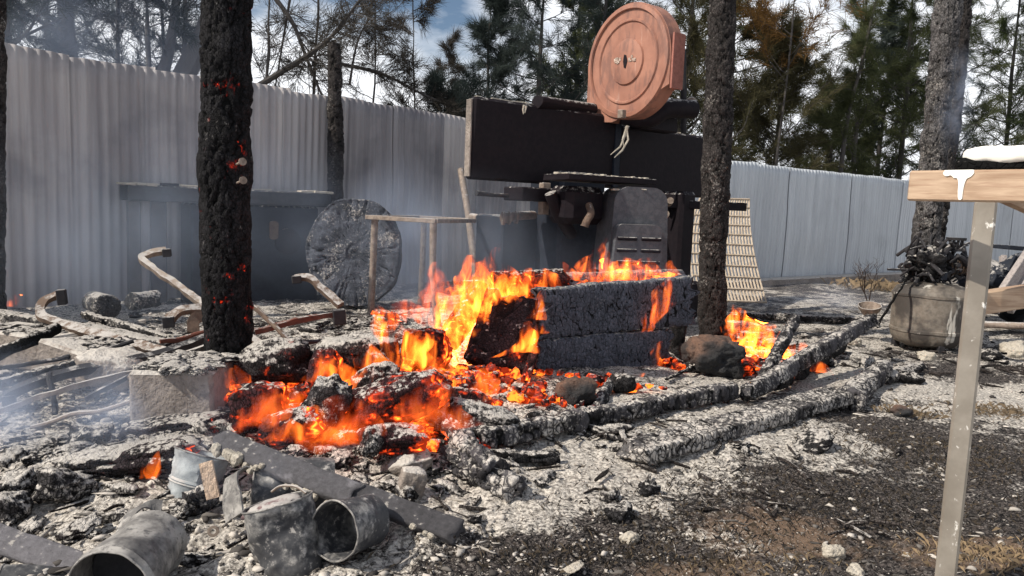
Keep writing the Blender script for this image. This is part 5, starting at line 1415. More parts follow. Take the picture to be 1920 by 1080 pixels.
def can(name, label, base, axis, r0, r1, L, mat, wall=0.0022, closed=True, squash=(1, 1), seed=0, dent=0.02, ribs=(), lip=True, n=64, roll_up=None, cat='bucket'):
    """open vessel: base centre, axis towards the open end"""
    t = thing(name, label, cat, base)
    prof = []
    K = 40
    for i in range(K + 1):
        s = i / K; r = r0 + (r1 - r0) * s
        for rb in ribs:
            r += 0.006 * math.exp(-((s - rb) / 0.02) ** 2)
        prof.append((r, L * s))
    inner = [(r - wall, h) for r, h in reversed(prof)]
    inner = [(r, max(h, wall)) for r, h in inner]
    p = ([(0, 0)] if closed else []) + prof + inner + ([(0, wall)] if closed else [])
    mb = MB(); mb.lathe(p, base, axis, n, closed=not closed)
    V = np.array([tuple(v) for v in mb.V])
    ax = np.array(Vector(axis).normalized()); b = np.array(base); rel = V - b; h = rel @ ax; rad = rel - h[:, None] * ax
    def dn(p): return (fbm(p * 6 + seed * 3.3, 2, seed) * 0.6 - np.abs(fbm(p * 9 + seed * 1.7, 3, seed + 5)) * 1.1 + 0.2 + fbm(p * 40, 2, seed) * 0.06) * dent
    dd = dn(V)
    u = rad / np.maximum(np.linalg.norm(rad, axis=1, keepdims=True), 1e-6)
    V = V + u * (dd * np.clip(np.linalg.norm(rad, axis=1) / r1, 0, 1))[:, None]
    if squash != (1, 1):
        up = np.array([0, 0, 1.0]); up = up - ax * (up @ ax); up /= np.linalg.norm(up); sd = np.cross(ax, up)
        rel = V - b; h = rel @ ax; V = b + h[:, None] * ax + (rel @ up)[:, None] * up * squash[0] + (rel @ sd)[:, None] * sd * squash[1]
    mb.V = [tuple(v) for v in V]
    mb.build('shell', mat, t, True)
    if lip:
        Vn = []
        a2 = Vector(axis).normalized(); uu = a2.orthogonal().normalized(); vv = a2.cross(uu); pts = []
        for i in range(n + 1):
            a = 2 * math.pi * i / n; q = Vector(base) + a2 * L + (uu * math.cos(a) + vv * math.sin(a)) * r1
            qn = np.array(q); dd_ = float(dn(qn[None])[0])
            q = q + (uu * math.cos(a) + vv * math.sin(a)) * dd_
            if squash != (1, 1):
                rl = np.array(q) - b; hh = rl @ ax; q = Vector(b + hh * ax + (rl @ up) * up * squash[0] + (rl @ sd) * sd * squash[1])
            pts.append(q)
        MB().tube(pts, 0.0028, 8, False).build('rim', M['zinc_pale'], t, True)
    return t
# can lying with its black mouth towards the viewer
g1 = P(298, 1050, 1.85); ax1 = Vector((0.045, -0.998, 0.0)).normalized()
r_ = px_m(74, 1.75)
gb = GG(300, 1110)
cn = can('metal_can', 'burnt grey can lying with its black open mouth towards the viewer, front left', P(290, 1016, 1.96), ax1, r_ * 0.97, r_ * 1.0, 0.25, M['zinc_pale'], ribs=(0.08, 0.93), seed=1, dent=0.012)
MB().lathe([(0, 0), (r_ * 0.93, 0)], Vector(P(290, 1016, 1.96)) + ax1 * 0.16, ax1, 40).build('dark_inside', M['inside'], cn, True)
# curved strip of sheet left of that can
o = MB().strip(smooth_path([P(212, 1085, 1.9), P(222, 1020, 1.98), P(245, 965, 2.05), P(275, 950, 2.1), P(302, 952, 2.12)], 8), 0.05, 0.004, (-0.5, -0.6, 0.6)).build('metal_strip', M['zinc_pale'], None, True, 0.004); tag(o, 'curved grey sheet metal strip bent over the left side of the open can', 'metal strip')
# upright dented bucket
gb = GG(525, 1085)
bk = can('dented_bucket', 'dented sooty bucket standing tilted between the black mouthed can and the lying bucket', (gb.x + 0.01, gb.y + 0.09, gb.z - 0.03), Vector((-0.27, 0.16, 0.94)), px_m(62, 1.95), px_m(70, 1.95), 0.205, M['zinc'], squash=(1, 1), seed=2, dent=0.026)
top_ = Vector((gb.x, gb.y + 0.09, gb.z - 0.03)) + Vector((-0.27, 0.16, 0.94)).normalized() * 0.205
lump('burnt_contents', top_ - Vector((0, 0, 0.02)), (px_m(52, 1.95), px_m(48, 1.95), 0.022), mat_rust('burnt_residue', (0.17, 0.11, 0.11), (0.05, 0.04, 0.045), 0.5), (-8, -15, 0), 91, 0.3, depth=0.0, parent=bk)
MB().tube(smooth_path([top_ + Vector((-0.03, 0.07, 0.0)), top_ + Vector((0.0, 0.06, 0.022)), top_ + Vector((0.05, 0.04, 0.030)), top_ + Vector((0.085, 0.02, 0.02))], 7), 0.004, 8).build('wire_handle', M['iron_pale'], bk, True)
# bucket on its side, mouth left
gl = GG(650, 1062)
axl = Vector((-0.45, -0.86, 0.16)).normalized()
rl_ = px_m(56, 2.05)
can('lying_bucket', 'blue grey bucket lying on its side with a round open mouth and bright rim', Vector((gl.x + 0.035, gl.y + 0.155, gl.z + rl_ * 0.86)), axl, rl_ * 0.88, rl_ * 1.02, 0.165, M['zinc'], seed=3, dent=0.012)
# larger tarnished bucket behind, lying
gh = GG(520, 960)
can('large_bucket', 'large smoke blue bucket lying half buried under the smooth grey beam', Vector((gh.x + 0.15, gh.y + 0.10, gh.z + 0.05)), Vector((-0.92, -0.28, 0.08)), 0.085, 0.095, 0.25, M['zinc'], seed=4, dent=0.03)
# crumpled, ash coated sheet fold
o = MB().strip(smooth_path([P(438, 975, 2.12), P(432, 930, 2.16), P(440, 890, 2.2), P(462, 880, 2.24)], 7), 0.075, 0.006, (-0.6, -0.7, 0.2)).build('folded_sheet', M['zinc_pale'], None, True, 0.02); tag(o, 'ash coated folded sheet metal edge left of the large smoke blue bucket', 'metal sheet')
# crushed bucket with tan piece
gc = GG(352, 935)
can('crushed_bucket', 'crushed zinc bucket with pale bloom behind the open can', Vector((gc.x - 0.03, gc.y + 0.06, gc.z - 0.02)), Vector((0.22, 0.32, 0.92)), px_m(52, 2.3), px_m(62, 2.3), 0.15, mat_rust('bloomed_zinc', (0.30, 0.32, 0.325), (0.15, 0.165, 0.175), 0.5, 0.8, 0.0), squash=(0.85, 1), seed=5, dent=0.035, ribs=(0.3, 0.36))
o = MB().box(P(393, 900, 2.24), 0.04, 0.008, 0.115, (0.95, 0.3, 0.25), (0.1, 0.9, -0.25)).build('board_scrap', mat_stone('tan_board', (0.62, 0.46, 0.33), (0.5, 0.36, 0.26), 12, 0.0), None, False, 0.004); tag(o, 'tan strip of board leaning on the crushed zinc bucket', 'board scrap')
# bottle-like pipe and grey board at the lower left corner
o = can('metal_can', 'dark can lying at the lower left corner with its open mouth cut by the frame', P(150, 1095, 1.95), Vector((-0.93, -0.30, 0.10)), 0.055, 0.05, 0.19, M['zinc'], seed=6, dent=0.01, cat='can')
o = charred('charred_board', P(-40, 1000, 2.0), P(150, 1062, 1.95), 0.075, 0.03, M['flatchar'], up=(0.2, -0.55, 0.8), seed=87, exp=5, rough=0.006, depth=0.0, cell=(5, 5, 5), sharp=0.001); tag(o, 'smooth grey charred board at the lower left corner above the dark can', 'board')
o = MB().lathe([(0.008, -0.004), (0.016, -0.004), (0.016, 0.004), (0.008, 0.004)], P(400, 996, 2.05), (0.2, -0.9, 0.3), 20, True).build('metal_ring', M['iron_pale'], None, True); tag(o, 'little pale metal ring lying between the open can and the dented bucket', 'ring')
lump_ = lump('charcoal_chunk', GG(372, 960, 0.03), (0.055, 0.04, 0.045), M['lump_cool'], (10, 0, 30), 95, 0.5, sub=4, depth=0.06); tag(lump_, 'crumpled grey black clinker right above the open can', 'charcoal')
o = lump('concrete_fragment', GG(770, 935, 0.05), (0.05, 0.04, 0.065), M['concrete'], (0, 12, 20), 96, 0.1, boxy=0.75, depth=0); tag(o, 'pale angular block fragment standing on white ash right of the smooth grey beam', 'stone')
# ------------------------------------------------------------------ flames
def mat_flame(name, strength, scale=(17, 17, 6.5), lo=0.40, hi=0.66, redness=0.17):
    m = bpy.data.materials.new(name); m.use_nodes = True; t = m.node_tree; t.nodes.clear()
    k = NT.__new__(NT); k.m = m; k.t = t; k.out = t.nodes.new("ShaderNodeOutputMaterial")
    v = k.obj(scale)
    n = k.noise(v, 1.0, 3, 0.55, 0.9)
    f = k.rng(n, lo, hi)
    col = k.mix(f, (1.0, redness * 0.55, 0.006, 1), (1.0, redness * 1.75, 0.03, 1))
    e = t.nodes.new("ShaderNodeVolumePrincipled")
    e.inputs['Density'].default_value = 0.0
    k.set(e.inputs['Emission Color'], col)
    k.set(e.inputs['Emission Strength'], k.math('MULTIPLY', f, strength))
    t.links.new(e.outputs[0], k.out.inputs['Volume'])
    return m
M['flame'] = mat_flame('flame', 40, lo=0.47, hi=0.80, redness=0.15)
M['flame_bright'] = mat_flame('bright_flame', 72, lo=0.46, hi=0.78, redness=0.17)
M['flame_thin'] = mat_flame('thin_flame', 13, lo=0.42, hi=0.75, redness=0.11)
def tongue(name, pts, d, mat, parent=None, seed=0, flat=0.7, wob=0.18):
    """pts = [(px, py, half width px)] from base to tip; a closed twisted body"""
    sp = smooth_path([P(x, y, d) for x, y, w in pts], 10)
    n = len(sp); ws = np.interp(np.linspace(0, 1, n), np.linspace(0, 1, len(pts)), [px_m(max(w * 1.32, 1.5), d) for x, y, w in pts])
    na = 28; a = np.linspace(0, 2 * np.pi, na, endpoint=False); V = []
    for i, p in enumerate(sp):
        q = np.stack([np.cos(a) * ws[i], np.sin(a) * ws[i] * flat, 0 * a], 1) + np.array(p)
        V.append(q)
    V = np.concatenate(V)
    ctr = np.repeat(np.array([tuple(p) for p in sp]), na, 0); wr = np.repeat(ws, na)
    s = np.array([9, 9, 4.0])
    off = np.stack([fbm(V * s + seed * 7 + 20 * k, 3, seed + k) for k in range(3)], 1)
    V = ctr + (V - ctr) * (1 + 0.9 * fbm(V * np.array([16, 16, 9]) + seed, 3, seed + 9))[:, None] + off * (wr * wob * 3.0)[:, None]
    F = []
    for i in range(n - 1):
        for k in range(na):
            k2 = (k + 1) % na; F.append((i * na + k, i * na + k2, (i + 1) * na + k2, (i + 1) * na + k))
    F.append(tuple(range(na - 1, -1, -1))); F.append(tuple((n - 1) * na + k for k in range(na)))
    return mesh_obj(name, V, F, mat, parent, True)
FL = [
 ('bright yellow flame leaning left above the ash crusted log, separate from the rest', 3.22, 'flame_bright', [[(758, 690, 28), (768, 650, 36), (745, 620, 30), (720, 592, 17), (704, 573, 4)], [(720, 700, 20), (706, 675, 12), (694, 645, 3)], [(775, 690, 20), (788, 655, 14), (786, 630, 4)]]),
 ('tallest orange flame rising left of the stacked boards', 4.15, 'flame_bright', [[(848, 715, 24), (850, 670, 34), (862, 620, 42), (890, 560, 44), (915, 510, 28), (934, 462, 5)], [(830, 690, 24), (815, 650, 16), (832, 610, 4)], [(900, 590, 24), (885, 530, 20), (884, 480, 5)], [(940, 560, 26), (960, 520, 20), (950, 495, 5)], [(850, 590, 24), (830, 560, 14), (820, 548, 4)]]),
 ('low wide flame over the glowing log behind the upper board', 4.75, 'flame', [[(960, 565, 22), (985, 540, 28), (1000, 512, 12), (985, 500, 4)], [(1020, 555, 24), (1028, 525, 18), (1020, 503, 5)], [(930, 570, 22), (935, 535, 16), (928, 515, 4)]]),
 ('ragged row of orange flames along the top of the stacked boards, right half', 5.0, 'flame', [[(1120, 525, 26), (1118, 500, 28), (1130, 470, 14), (1137, 446, 4)], [(1160, 525, 30), (1170, 500, 26), (1162, 478, 5)], [(1205, 520, 30), (1212, 500, 20), (1216, 482, 4)], [(1242, 516, 22), (1250, 500, 14), (1256, 487, 4)], [(1085, 525, 20), (1065, 505, 10), (1050, 490, 3)], [(1180, 520, 60), (1185, 508, 40), (1190, 498, 6)]]),
 ('slender flame licking up the right end of the stacked boards', 4.62, 'flame', [[(1214, 622, 8), (1222, 600, 19), (1238, 570, 17), (1252, 540, 13), (1262, 515, 4)], [(1238, 690, 6), (1230, 660, 7), (1240, 640, 3)]]),
 ('orange flame right of the grey brown post behind the boulder', 5.3, 'flame_bright', [[(1425, 690, 32), (1425, 655, 42), (1402, 620, 30), (1385, 592, 15), (1376, 572, 3)], [(1395, 650, 28), (1380, 620, 18), (1368, 606, 4)], [(1400, 700, 30), (1396, 680, 20), (1380, 668, 4)], [(1450, 665, 22), (1458, 640, 15), (1462, 622, 4)]]),
 ('small flame in the gap under the leaning beam', 4.35, 'flame', [[(1475, 722, 12), (1482, 705, 14), (1475, 690, 4)], [(1540, 700, 12), (1535, 684, 9), (1532, 672, 3)]]),
 ('flat flame behind the leaning beam', 5.0, 'flame', [[(1490, 672, 24), (1500, 655, 20), (1508, 642, 4)], [(1465, 655, 14), (1462, 645, 9), (1466, 636, 3)]]),
 ('flame wrapping the foot of the upright slab', 3.85, 'flame_bright', [[(930, 668, 14), (960, 660, 12), (985, 640, 12), (996, 600, 10), (1008, 560, 4)], [(990, 660, 16), (985, 625, 13), (978, 600, 4)], [(1010, 600, 9), (1012, 570, 8), (1018, 545, 3)], [(1018, 625, 8), (1014, 605, 7), (1010, 590, 3)]]),
 ('flame in the gap below the upright slab', 3.55, 'flame', [[(915, 765, 20), (935, 745, 24), (945, 722, 5)], [(955, 755, 14), (960, 735, 8), (955, 722, 3)]]),
 ('flame dropping forward from under the lower board', 3.72, 'flame', [[(1060, 778, 7), (1046, 755, 9), (1030, 736, 12), (1060, 728, 5)], [(1000, 735, 10), (1015, 728, 9), (1030, 724, 3)]]),
 ('thin flat flame under the right half of the lower board', 4.2, 'flame', [[(1130, 708, 5), (1165, 710, 8), (1195, 706, 7), (1208, 700, 3)]]),
 ('orange flames along the left side of the ember pile', 2.82, 'flame', [[(440, 730, 14), (432, 708, 12), (434, 690, 4)], [(480, 760, 24), (500, 745, 18), (520, 738, 4)], [(545, 770, 26), (560, 745, 16), (555, 730, 4)], [(590, 800, 20), (600, 775, 14), (590, 760, 4)]]),
 ('flames among the logs in the middle of the ember pile', 3.02, 'flame', [[(585, 720, 20), (600, 695, 16), (592, 672, 4)], [(455, 720, 16), (446, 700, 12), (440, 684, 4)], [(780, 720, 24), (770, 700, 16), (785, 684, 4)], [(640, 740, 26), (655, 715, 22), (640, 690, 16), (612, 668, 4)], [(690, 720, 26), (705, 695, 18), (700, 676, 4)], [(660, 790, 18), (664, 765, 12), (655, 745, 4)], [(800, 770, 26), (820, 740, 20), (815, 715, 5)], [(860, 790, 26), (850, 765, 16), (858, 745, 4)]]),
 ('orange flame at the front foot of the ember pile', 2.68, 'flame', [[(520, 825, 28), (545, 800, 20), (540, 782, 4)], [(615, 830, 24), (628, 812, 16), (620, 800, 4)], [(720, 840, 30), (740, 828, 18), (760, 820, 4)]]),
 ('small yellow flame behind the crushed bucket', 2.42, 'flame_bright', [[(282, 898, 9), (284, 884, 11), (290, 866, 8), (297, 846, 2)], [(270, 896, 7), (272, 884, 6), (268, 868, 2)]]),
 ('flat orange flame on the ash in front of the concrete block', 2.8, 'flame', [[(240, 832, 16), (275, 828, 9), (300, 822, 3)]]),
 ('tiny flame standing far left in the smoke', 5.6, 'flame', [[(22, 575, 7), (28, 565, 9), (30, 553, 6), (38, 553, 3)]]),
 ('tiny flame on the side of the short upright stub behind the slab', 4.3, 'flame', [[(828, 560, 10), (826, 552, 9), (830, 543, 3)]]),
 ('wide ragged orange flames behind and around the upright slab', 4.45, 'flame', [[(880, 690, 40), (875, 640, 44), (890, 590, 36), (900, 545, 16), (905, 520, 5)], [(825, 700, 34), (835, 660, 28), (822, 625, 16), (815, 600, 4)], [(960, 600, 34), (975, 560, 26), (968, 530, 5)]]),
 ('low red orange flames spreading across the front of the ember pile', 2.62, 'flame_thin', [[(470, 800, 40), (500, 775, 44), (520, 745, 28), (515, 720, 6)], [(620, 820, 50), (640, 790, 44), (650, 755, 26), (640, 735, 6)], [(820, 800, 50), (815, 765, 44), (830, 735, 24), (845, 712, 6)]]),
 ('orange flames between the ash topped logs and the large glowing log', 3.15, 'flame', [[(600, 735, 26), (610, 705, 22), (600, 675, 10), (596, 655, 4)], [(660, 730, 24), (668, 705, 16), (660, 684, 4)], [(705, 700, 22), (695, 672, 16), (690, 650, 4)], [(820, 720, 30), (830, 690, 24), (818, 660, 12), (815, 640, 4)], [(900, 745, 26), (915, 715, 18), (905, 690, 4)]]),
 ('faint red flames rising behind the iron stand legs', 5.2, 'flame_thin', [[(830, 600, 30), (825, 560, 26), (818, 520, 14), (815, 490, 4)], [(760, 590, 30), (770, 575, 22), (765, 560, 4)]]),
]
for j, (lab, d, mt, ts) in enumerate(FL):
    if len(ts) == 1:
        tag(tongue('flame', ts[0], d, M[mt], None, j * 11), lab, 'flame')
    else:
        x, y, w = ts[0][0]
        t = thing('flame', lab, 'flame', P(x, y, d))
        for i, s in enumerate(ts):
            tongue('flame_tongue', s, d + 0.05 * ((i % 3) - 1), M[mt], t, j * 11 + i * 3 + 1)

# ------------------------------------------------------------------ trees
def mat_leaf(name, a, b, trans=0.35):
    k = NT(name); t = k.attr('tone'); col = k.mix(t, a, b)
    d = k.n("ShaderNodeBsdfDiffuse"); k.set(d.inputs['Color'], col)
    tr = k.n("ShaderNodeBsdfTranslucent"); k.set(tr.inputs['Color'], col)
    mx = k.n("ShaderNodeMixShader"); mx.inputs[0].default_value = trans
    k.t.links.new(d.outputs[0], mx.inputs[1]); k.t.links.new(tr.outputs[0], mx.inputs[2]); k.t.links.new(mx.outputs[0], k.out.inputs['Surface'])
    return k.m
LEAF = {'green': mat_leaf('needle_green', (0.024, 0.034, 0.019), (0.140, 0.152, 0.072)),
        'blue': mat_leaf('needle_bluegreen', (0.018, 0.026, 0.028), (0.070, 0.085, 0.075)),
        'brown': mat_leaf('needle_scorched', (0.026, 0.027, 0.017), (0.125, 0.112, 0.060)),
        'orange': mat_leaf('needle_orange', (0.04, 0.026, 0.012), (0.24, 0.135, 0.05)),
        'light': mat_leaf('needle_light', (0.03, 0.045, 0.02), (0.11, 0.13, 0.06)),
        'sparse': mat_leaf('needle_sparse', (0.03, 0.03, 0.028), (0.10, 0.085, 0.07))}
kb = NT('tree_bark'); nA = kb.noise(kb.obj((6, 6, 1.2)), 2.5, 5, 0.65)
M['bark'] = kb.bsdf(kb.mix(nA, (0.022, 0.020, 0.020), (0.08, 0.07, 0.064)), 0.9, 0, kb.bump(nA, 0.8, 0.02))
kb = NT('grey_bark'); nA = kb.noise(kb.obj((6, 6, 1.2)), 2.5, 5, 0.65)
M['bark_grey'] = kb.bsdf(kb.mix(nA, (0.06, 0.057, 0.058), (0.16, 0.15, 0.145)), 0.9, 0, kb.bump(nA, 0.8, 0.02))

def needles(twp, twd, rnd, per, ln, wd, droop, spread):
    """thin leaf blades round twig points; returns verts (tris)"""
    n = len(twp) * per
    p = np.repeat(twp, per, 0) + rnd.normal(0, 0.025, (n, 3)); d = np.repeat(twd, per, 0)
    dv = d * 0.75 + rnd.normal(0, spread, (n, 3)); dv[:, 2] -= droop
    dv /= np.linalg.norm(dv, axis=1, keepdims=True)
    l = ln * rnd.uniform(0.5, 1.3, (n, 1)); sd = np.cross(dv, rnd.normal(0, 1, (n, 3))); sd /= np.maximum(np.linalg.norm(sd, axis=1, keepdims=True), 1e-6)
    w = wd * rnd.uniform(0.6, 1.3, (n, 1))
    tip = p + dv * l
    return np.stack([p - sd * w * 0.5, p + sd * w * 0.5, tip], 1)
def tree(name, label, px, d, height, tr, leaf, seed, nbr=26, lean=(0, 0), crown0=1.2, blen=1.4, tw=7, per=5, ln=0.24, wd=0.0095, droop=0.18, spread=0.36, bark='bark', upw=0.55, limbs=(), trunk=True, dens=1.0, cat='tree', tipw=0.25, group='trees behind the fence', leaf_from=0.25):
    rnd = np.random.RandomState(seed)
    b = P(px, 500, d); base = np.array([b.x, b.y, -0.1])
    if leaf == 'sparse': ln, wd, spread, droop = 0.2, 0.008, 0.30, 0.1
    t = thing(name, label, cat, base, group)
    wood = MB(); pts_p, pts_d = [], []
    n = 12; path = []
    off = np.zeros(2)
    for i in range(n + 1):
        s = i / n
        path.append(base + np.array([lean[0] * s + 0.10 * math.sin(s * 5 + seed) * height * 0.08, lean[1] * s, height * s]))
    path = np.array(path)
    rad = tr * (1 - 0.86 * np.linspace(0, 1, n + 1) ** 0.9)
    tmb = MB()
    if trunk:
        tmb.tube([Vector(q) for q in path], list(rad), 14)
        tmb.build('trunk', M[bark], t, True, 0.03, seed)
    def limb(p0, dv, L, r, lev):
        k = 6; q = np.array(p0); dv = np.array(dv) / np.linalg.norm(dv); ps = [q.copy()]
        for j in range(k):
            dv = dv + rnd.normal(0, 0.10, 3) + np.array([0, 0, 0.05 if lev == 0 else -0.02]); dv /= np.linalg.norm(dv)
            q = q + dv * (L / k); ps.append(q.copy())
            if j >= k * leaf_from or lev > 0: pts_p.append(q.copy()); pts_d.append(dv.copy())
            if lev > 0: pts_p.append(q - dv * (L / k * 0.5)); pts_d.append(dv.copy())
        wood.tube([Vector(x) for x in ps], list(np.linspace(r, r * 0.3, k + 1)), 5 if lev else 6, False)
        if lev < 1:
            for _ in range(tw):
                j = rnd.randint(1, k + 1)
                e = dv * 0.8 + rnd.normal(0, 0.55, 3); e[2] += 0.15
                limb(ps[j], e, L * rnd.uniform(0.25, 0.5), r * 0.4, lev + 1)
    if trunk:
        for i in range(nbr):
            hz = crown0 + (height - crown0) * ((i + rnd.rand()) / nbr)
            s = min(1, max(0, hz / height)); q = np.array([np.interp(s, np.linspace(0, 1, n + 1), path[:, c]) for c in range(3)])
            a = rnd.rand() * 6.283; L = blen * (1 - 0.72 * max(0, (hz - crown0) / (height - crown0)) ** 1.3) * rnd.uniform(0.6, 1.15)
            limb(q, (math.cos(a), math.sin(a), upw * rnd.uniform(0.4, 1.5)), L, max(0.008, tr * 0.28 * (1 - s * 0.7)), 0)
    for (pl, r0, r1, sub) in limbs:           # limbs drawn where the photo shows them
        sp = smooth_path([P(x, y, dd) for x, y, dd in pl], 6)
        wood.tube(sp, list(np.linspace(r0, r1, len(sp))), 8)
        for j in range(3, len(sp)):
            for _ in range(sub):
                dv = np.array((sp[j] - sp[j - 1]).normalized()) * 0.8 + rnd.normal(0, 0.6, 3)
                limb(np.array(sp[j]), dv, blen * rnd.uniform(0.2, 0.5), r1 * 0.5, 0 if rnd.rand() < 0.4 else 1)
    if wood.V: wood.build('branches', M[bark], t, True)
    if pts_p and per > 0:
        pp = np.array(pts_p); pd = np.array(pts_d)
        if dens < 1:
            keep = rnd.rand(len(pp)) < dens; pp, pd = pp[keep], pd[keep]
        T = needles(pp, pd, rnd, per, ln, wd, droop, spread)
        m = len(T); V = T.reshape(-1, 3); F = np.arange(m * 3).reshape(-1, 3)
        cl = 0.5 + 0.5 * fbm(V * 1.1 + seed, 2, seed)
        tone = np.clip(cl * 0.8 + np.repeat(rnd.rand(m), 3) * 0.4 - 0.1, 0, 1)
        mesh_obj('foliage', V, F, LEAF[leaf], t, False, {'tone': tone})
    return t
TREES = [
 # label, px, d, height, trunk r, leaf, options
 ('dark tree at the left edge of the picture with dense hanging twigs', 20, 9.5, 6.0, 0.12, 'blue', dict(nbr=34, crown0=2.0, blen=1.6, per=6)),
 ('thick straight bluish trunk tree in smoke, left', 145, 10.2, 7.5, 0.175, 'blue', dict(nbr=22, crown0=3.0, blen=1.6, lean=(-0.25, 0))),
 ('slim leaning tree between thick trunk and the front post', 208, 11.5, 6.5, 0.065, 'blue', dict(nbr=22, crown0=2.4, blen=1.3, lean=(0.35, 0), per=4)),
 ('slender tree with pale trunk left of the front post', 288, 11.0, 6.5, 0.055, 'sparse', dict(nbr=22, crown0=2.3, blen=1.2, per=3, bark='bark_grey')),
 ('heavy leaning grey trunk tree just left of the front post', 352, 10.8, 5.2, 0.07, 'blue', dict(nbr=14, crown0=3.0, blen=1.3, bark='bark_grey', limbs=[([(330, 175, 10.8), (352, 128, 10.8), (385, 60, 10.8), (410, -20, 10.8)], 0.17, 0.13, 0), ([(305, 140, 10.8), (320, 80, 10.8), (330, 0, 10.8)], 0.09, 0.05, 1)])),
 ('bare limbed tree with a long crossing branch right of the front post', 500, 10.5, 4.6, 0.05, 'sparse', dict(nbr=7, dens=0.6, crown0=2.4, blen=1.3, per=2, limbs=[([(478, 165, 10.5), (560, 115, 10.3), (620, 70, 10.2), (675, 0, 10)], 0.045, 0.018, 2), ([(515, -5, 10.5), (550, 45, 10.5), (575, 110, 10.5), (608, 190, 10.5)], 0.035, 0.015, 2), ([(545, -10, 11), (530, 80, 11), (515, 170, 11)], 0.02, 0.01, 1)])),
 ('thin wispy tree behind the short post stump', 585, 12.5, 6.0, 0.045, 'sparse', dict(nbr=16, dens=0.6, crown0=2.2, blen=1.3, per=2, tw=8)),
 ('sparse reddish brown tree with an arching limb over the grey fence', 690, 12, 5.0, 0.03, 'sparse', dict(nbr=13, dens=0.6, crown0=2.1, blen=1.1, per=3, wd=0.011, limbs=[([(640, 120, 12), (720, 140, 12), (800, 180, 12), (890, 215, 12)], 0.03, 0.012, 3), ([(655, 160, 11.5), (670, 80, 11.5), (700, 20, 11.5)], 0.02, 0.008, 3)])),
 ('small airy tree with grey green tips right of the arching limb', 765, 13, 4.7, 0.035, 'sparse', dict(nbr=20, crown0=2.0, blen=1.1, per=3, tw=8)),
 ('low bushy blue green sapling above the fence left of the saw slab', 825, 12.5, 3.0, 0.035, 'blue', dict(nbr=24, crown0=1.6, blen=0.95, per=5, wd=0.008)),
 ('young pointed pine standing left of the dense pines', 905, 15, 5.2, 0.05, 'blue', dict(nbr=34, crown0=2.0, blen=1.0, per=6, tw=8)),
 ('thin whip like sapling against the white cloud', 832, 14, 4.1, 0.02, 'sparse', dict(nbr=18, crown0=2.2, blen=0.35, per=4, tw=5)),
 ('dense dark pine just left of the wheel cover', 1000, 14.5, 6.2, 0.08, 'blue', dict(nbr=40, crown0=1.8, blen=1.45, per=5, tw=8)),
 ('dense dark pine directly behind the wheel cover', 1110, 15.5, 6.8, 0.09, 'blue', dict(nbr=42, crown0=1.8, blen=1.6, per=5, tw=8)),
 ('scorched brown pine between wheel cover and the grey brown post', 1265, 14.5, 7.2, 0.10, 'brown', dict(nbr=52, crown0=1.6, blen=1.6, per=6, tw=8)),
 ('pine with bright orange scorched top right of the grey brown post', 1445, 13.9, 6.6, 0.035, 'orange', dict(dens=0.7, nbr=20, crown0=3.4, blen=1.4, per=6, tw=8)),
 ('dark scorched pine under the orange topped one', 1435, 14.6, 4.6, 0.08, 'brown', dict(nbr=50, crown0=1.8, blen=1.5, per=6, tw=8)),
 ('thin forked tree letting bright sky through', 1580, 16, 6.8, 0.06, 'green', dict(nbr=34, crown0=1.6, blen=1.3, per=5, tw=8, limbs=[([(1575, 330, 15), (1590, 220, 15), (1615, 120, 15), (1640, 10, 15)], 0.05, 0.02, 2)])),
 ('tree with a straight dark stem right of the forked tree', 1665, 16.5, 7.6, 0.075, 'green', dict(nbr=42, crown0=1.8, blen=1.35, per=5, tw=8)),
 ('dense green pine directly behind the scaly grey post', 1760, 17, 8.2, 0.09, 'green', dict(nbr=48, crown0=1.8, blen=1.6, per=6, tw=8)),
 ('light green feathery pine at the right edge', 1862, 18, 8.0, 0.08, 'light', dict(nbr=50, crown0=1.9, blen=1.8, per=6, tw=8)),
 ('tall thin pine cut by the right edge of the picture', 1950, 19, 8.0, 0.08, 'green', dict(nbr=44, crown0=1.4, blen=1.5, per=7, tw=8)),
 ('dark low pine filling the gap above the pale fence', 1540, 17.5, 4.0, 0.08, 'green', dict(nbr=46, crown0=0.8, blen=1.6, per=6, tw=8)),
 ('far pine between the forked tree and straight stemmed tree', 1630, 19, 6.0, 0.09, 'blue', dict(nbr=44, crown0=1.0, blen=1.8, per=7, tw=8, ln=.26, wd=.016)),
 ('far pine behind the dense pines left of the wheel', 1060, 19, 7.0, 0.09, 'green', dict(nbr=44, crown0=1.6, blen=1.9, per=7, tw=8, ln=.26, wd=.016)),
 ('far pine behind the scorched brown pine', 1340, 18, 8.0, 0.10, 'green', dict(nbr=54, crown0=1.2, blen=2.1, per=6, tw=8, ln=.26, wd=.016)),
 ('far bluish pine behind the thick straight trunk', 95, 14, 7.0, 0.09, 'blue', dict(nbr=36, crown0=2.2, blen=1.8, per=5, tw=8)),
 ('far thin tree behind the heavy leaning trunk', 310, 15, 6.5, 0.07, 'blue', dict(nbr=30, crown0=2.2, blen=1.6, per=4, tw=8)),
]
for i, (lab, px_, d, h, r, lf, kw) in enumerate(TREES):
    tree('pine_tree' if lf != 'sparse' else 'bare_tree', lab, px_, d, h, r, lf, 100 + i * 7, **kw)

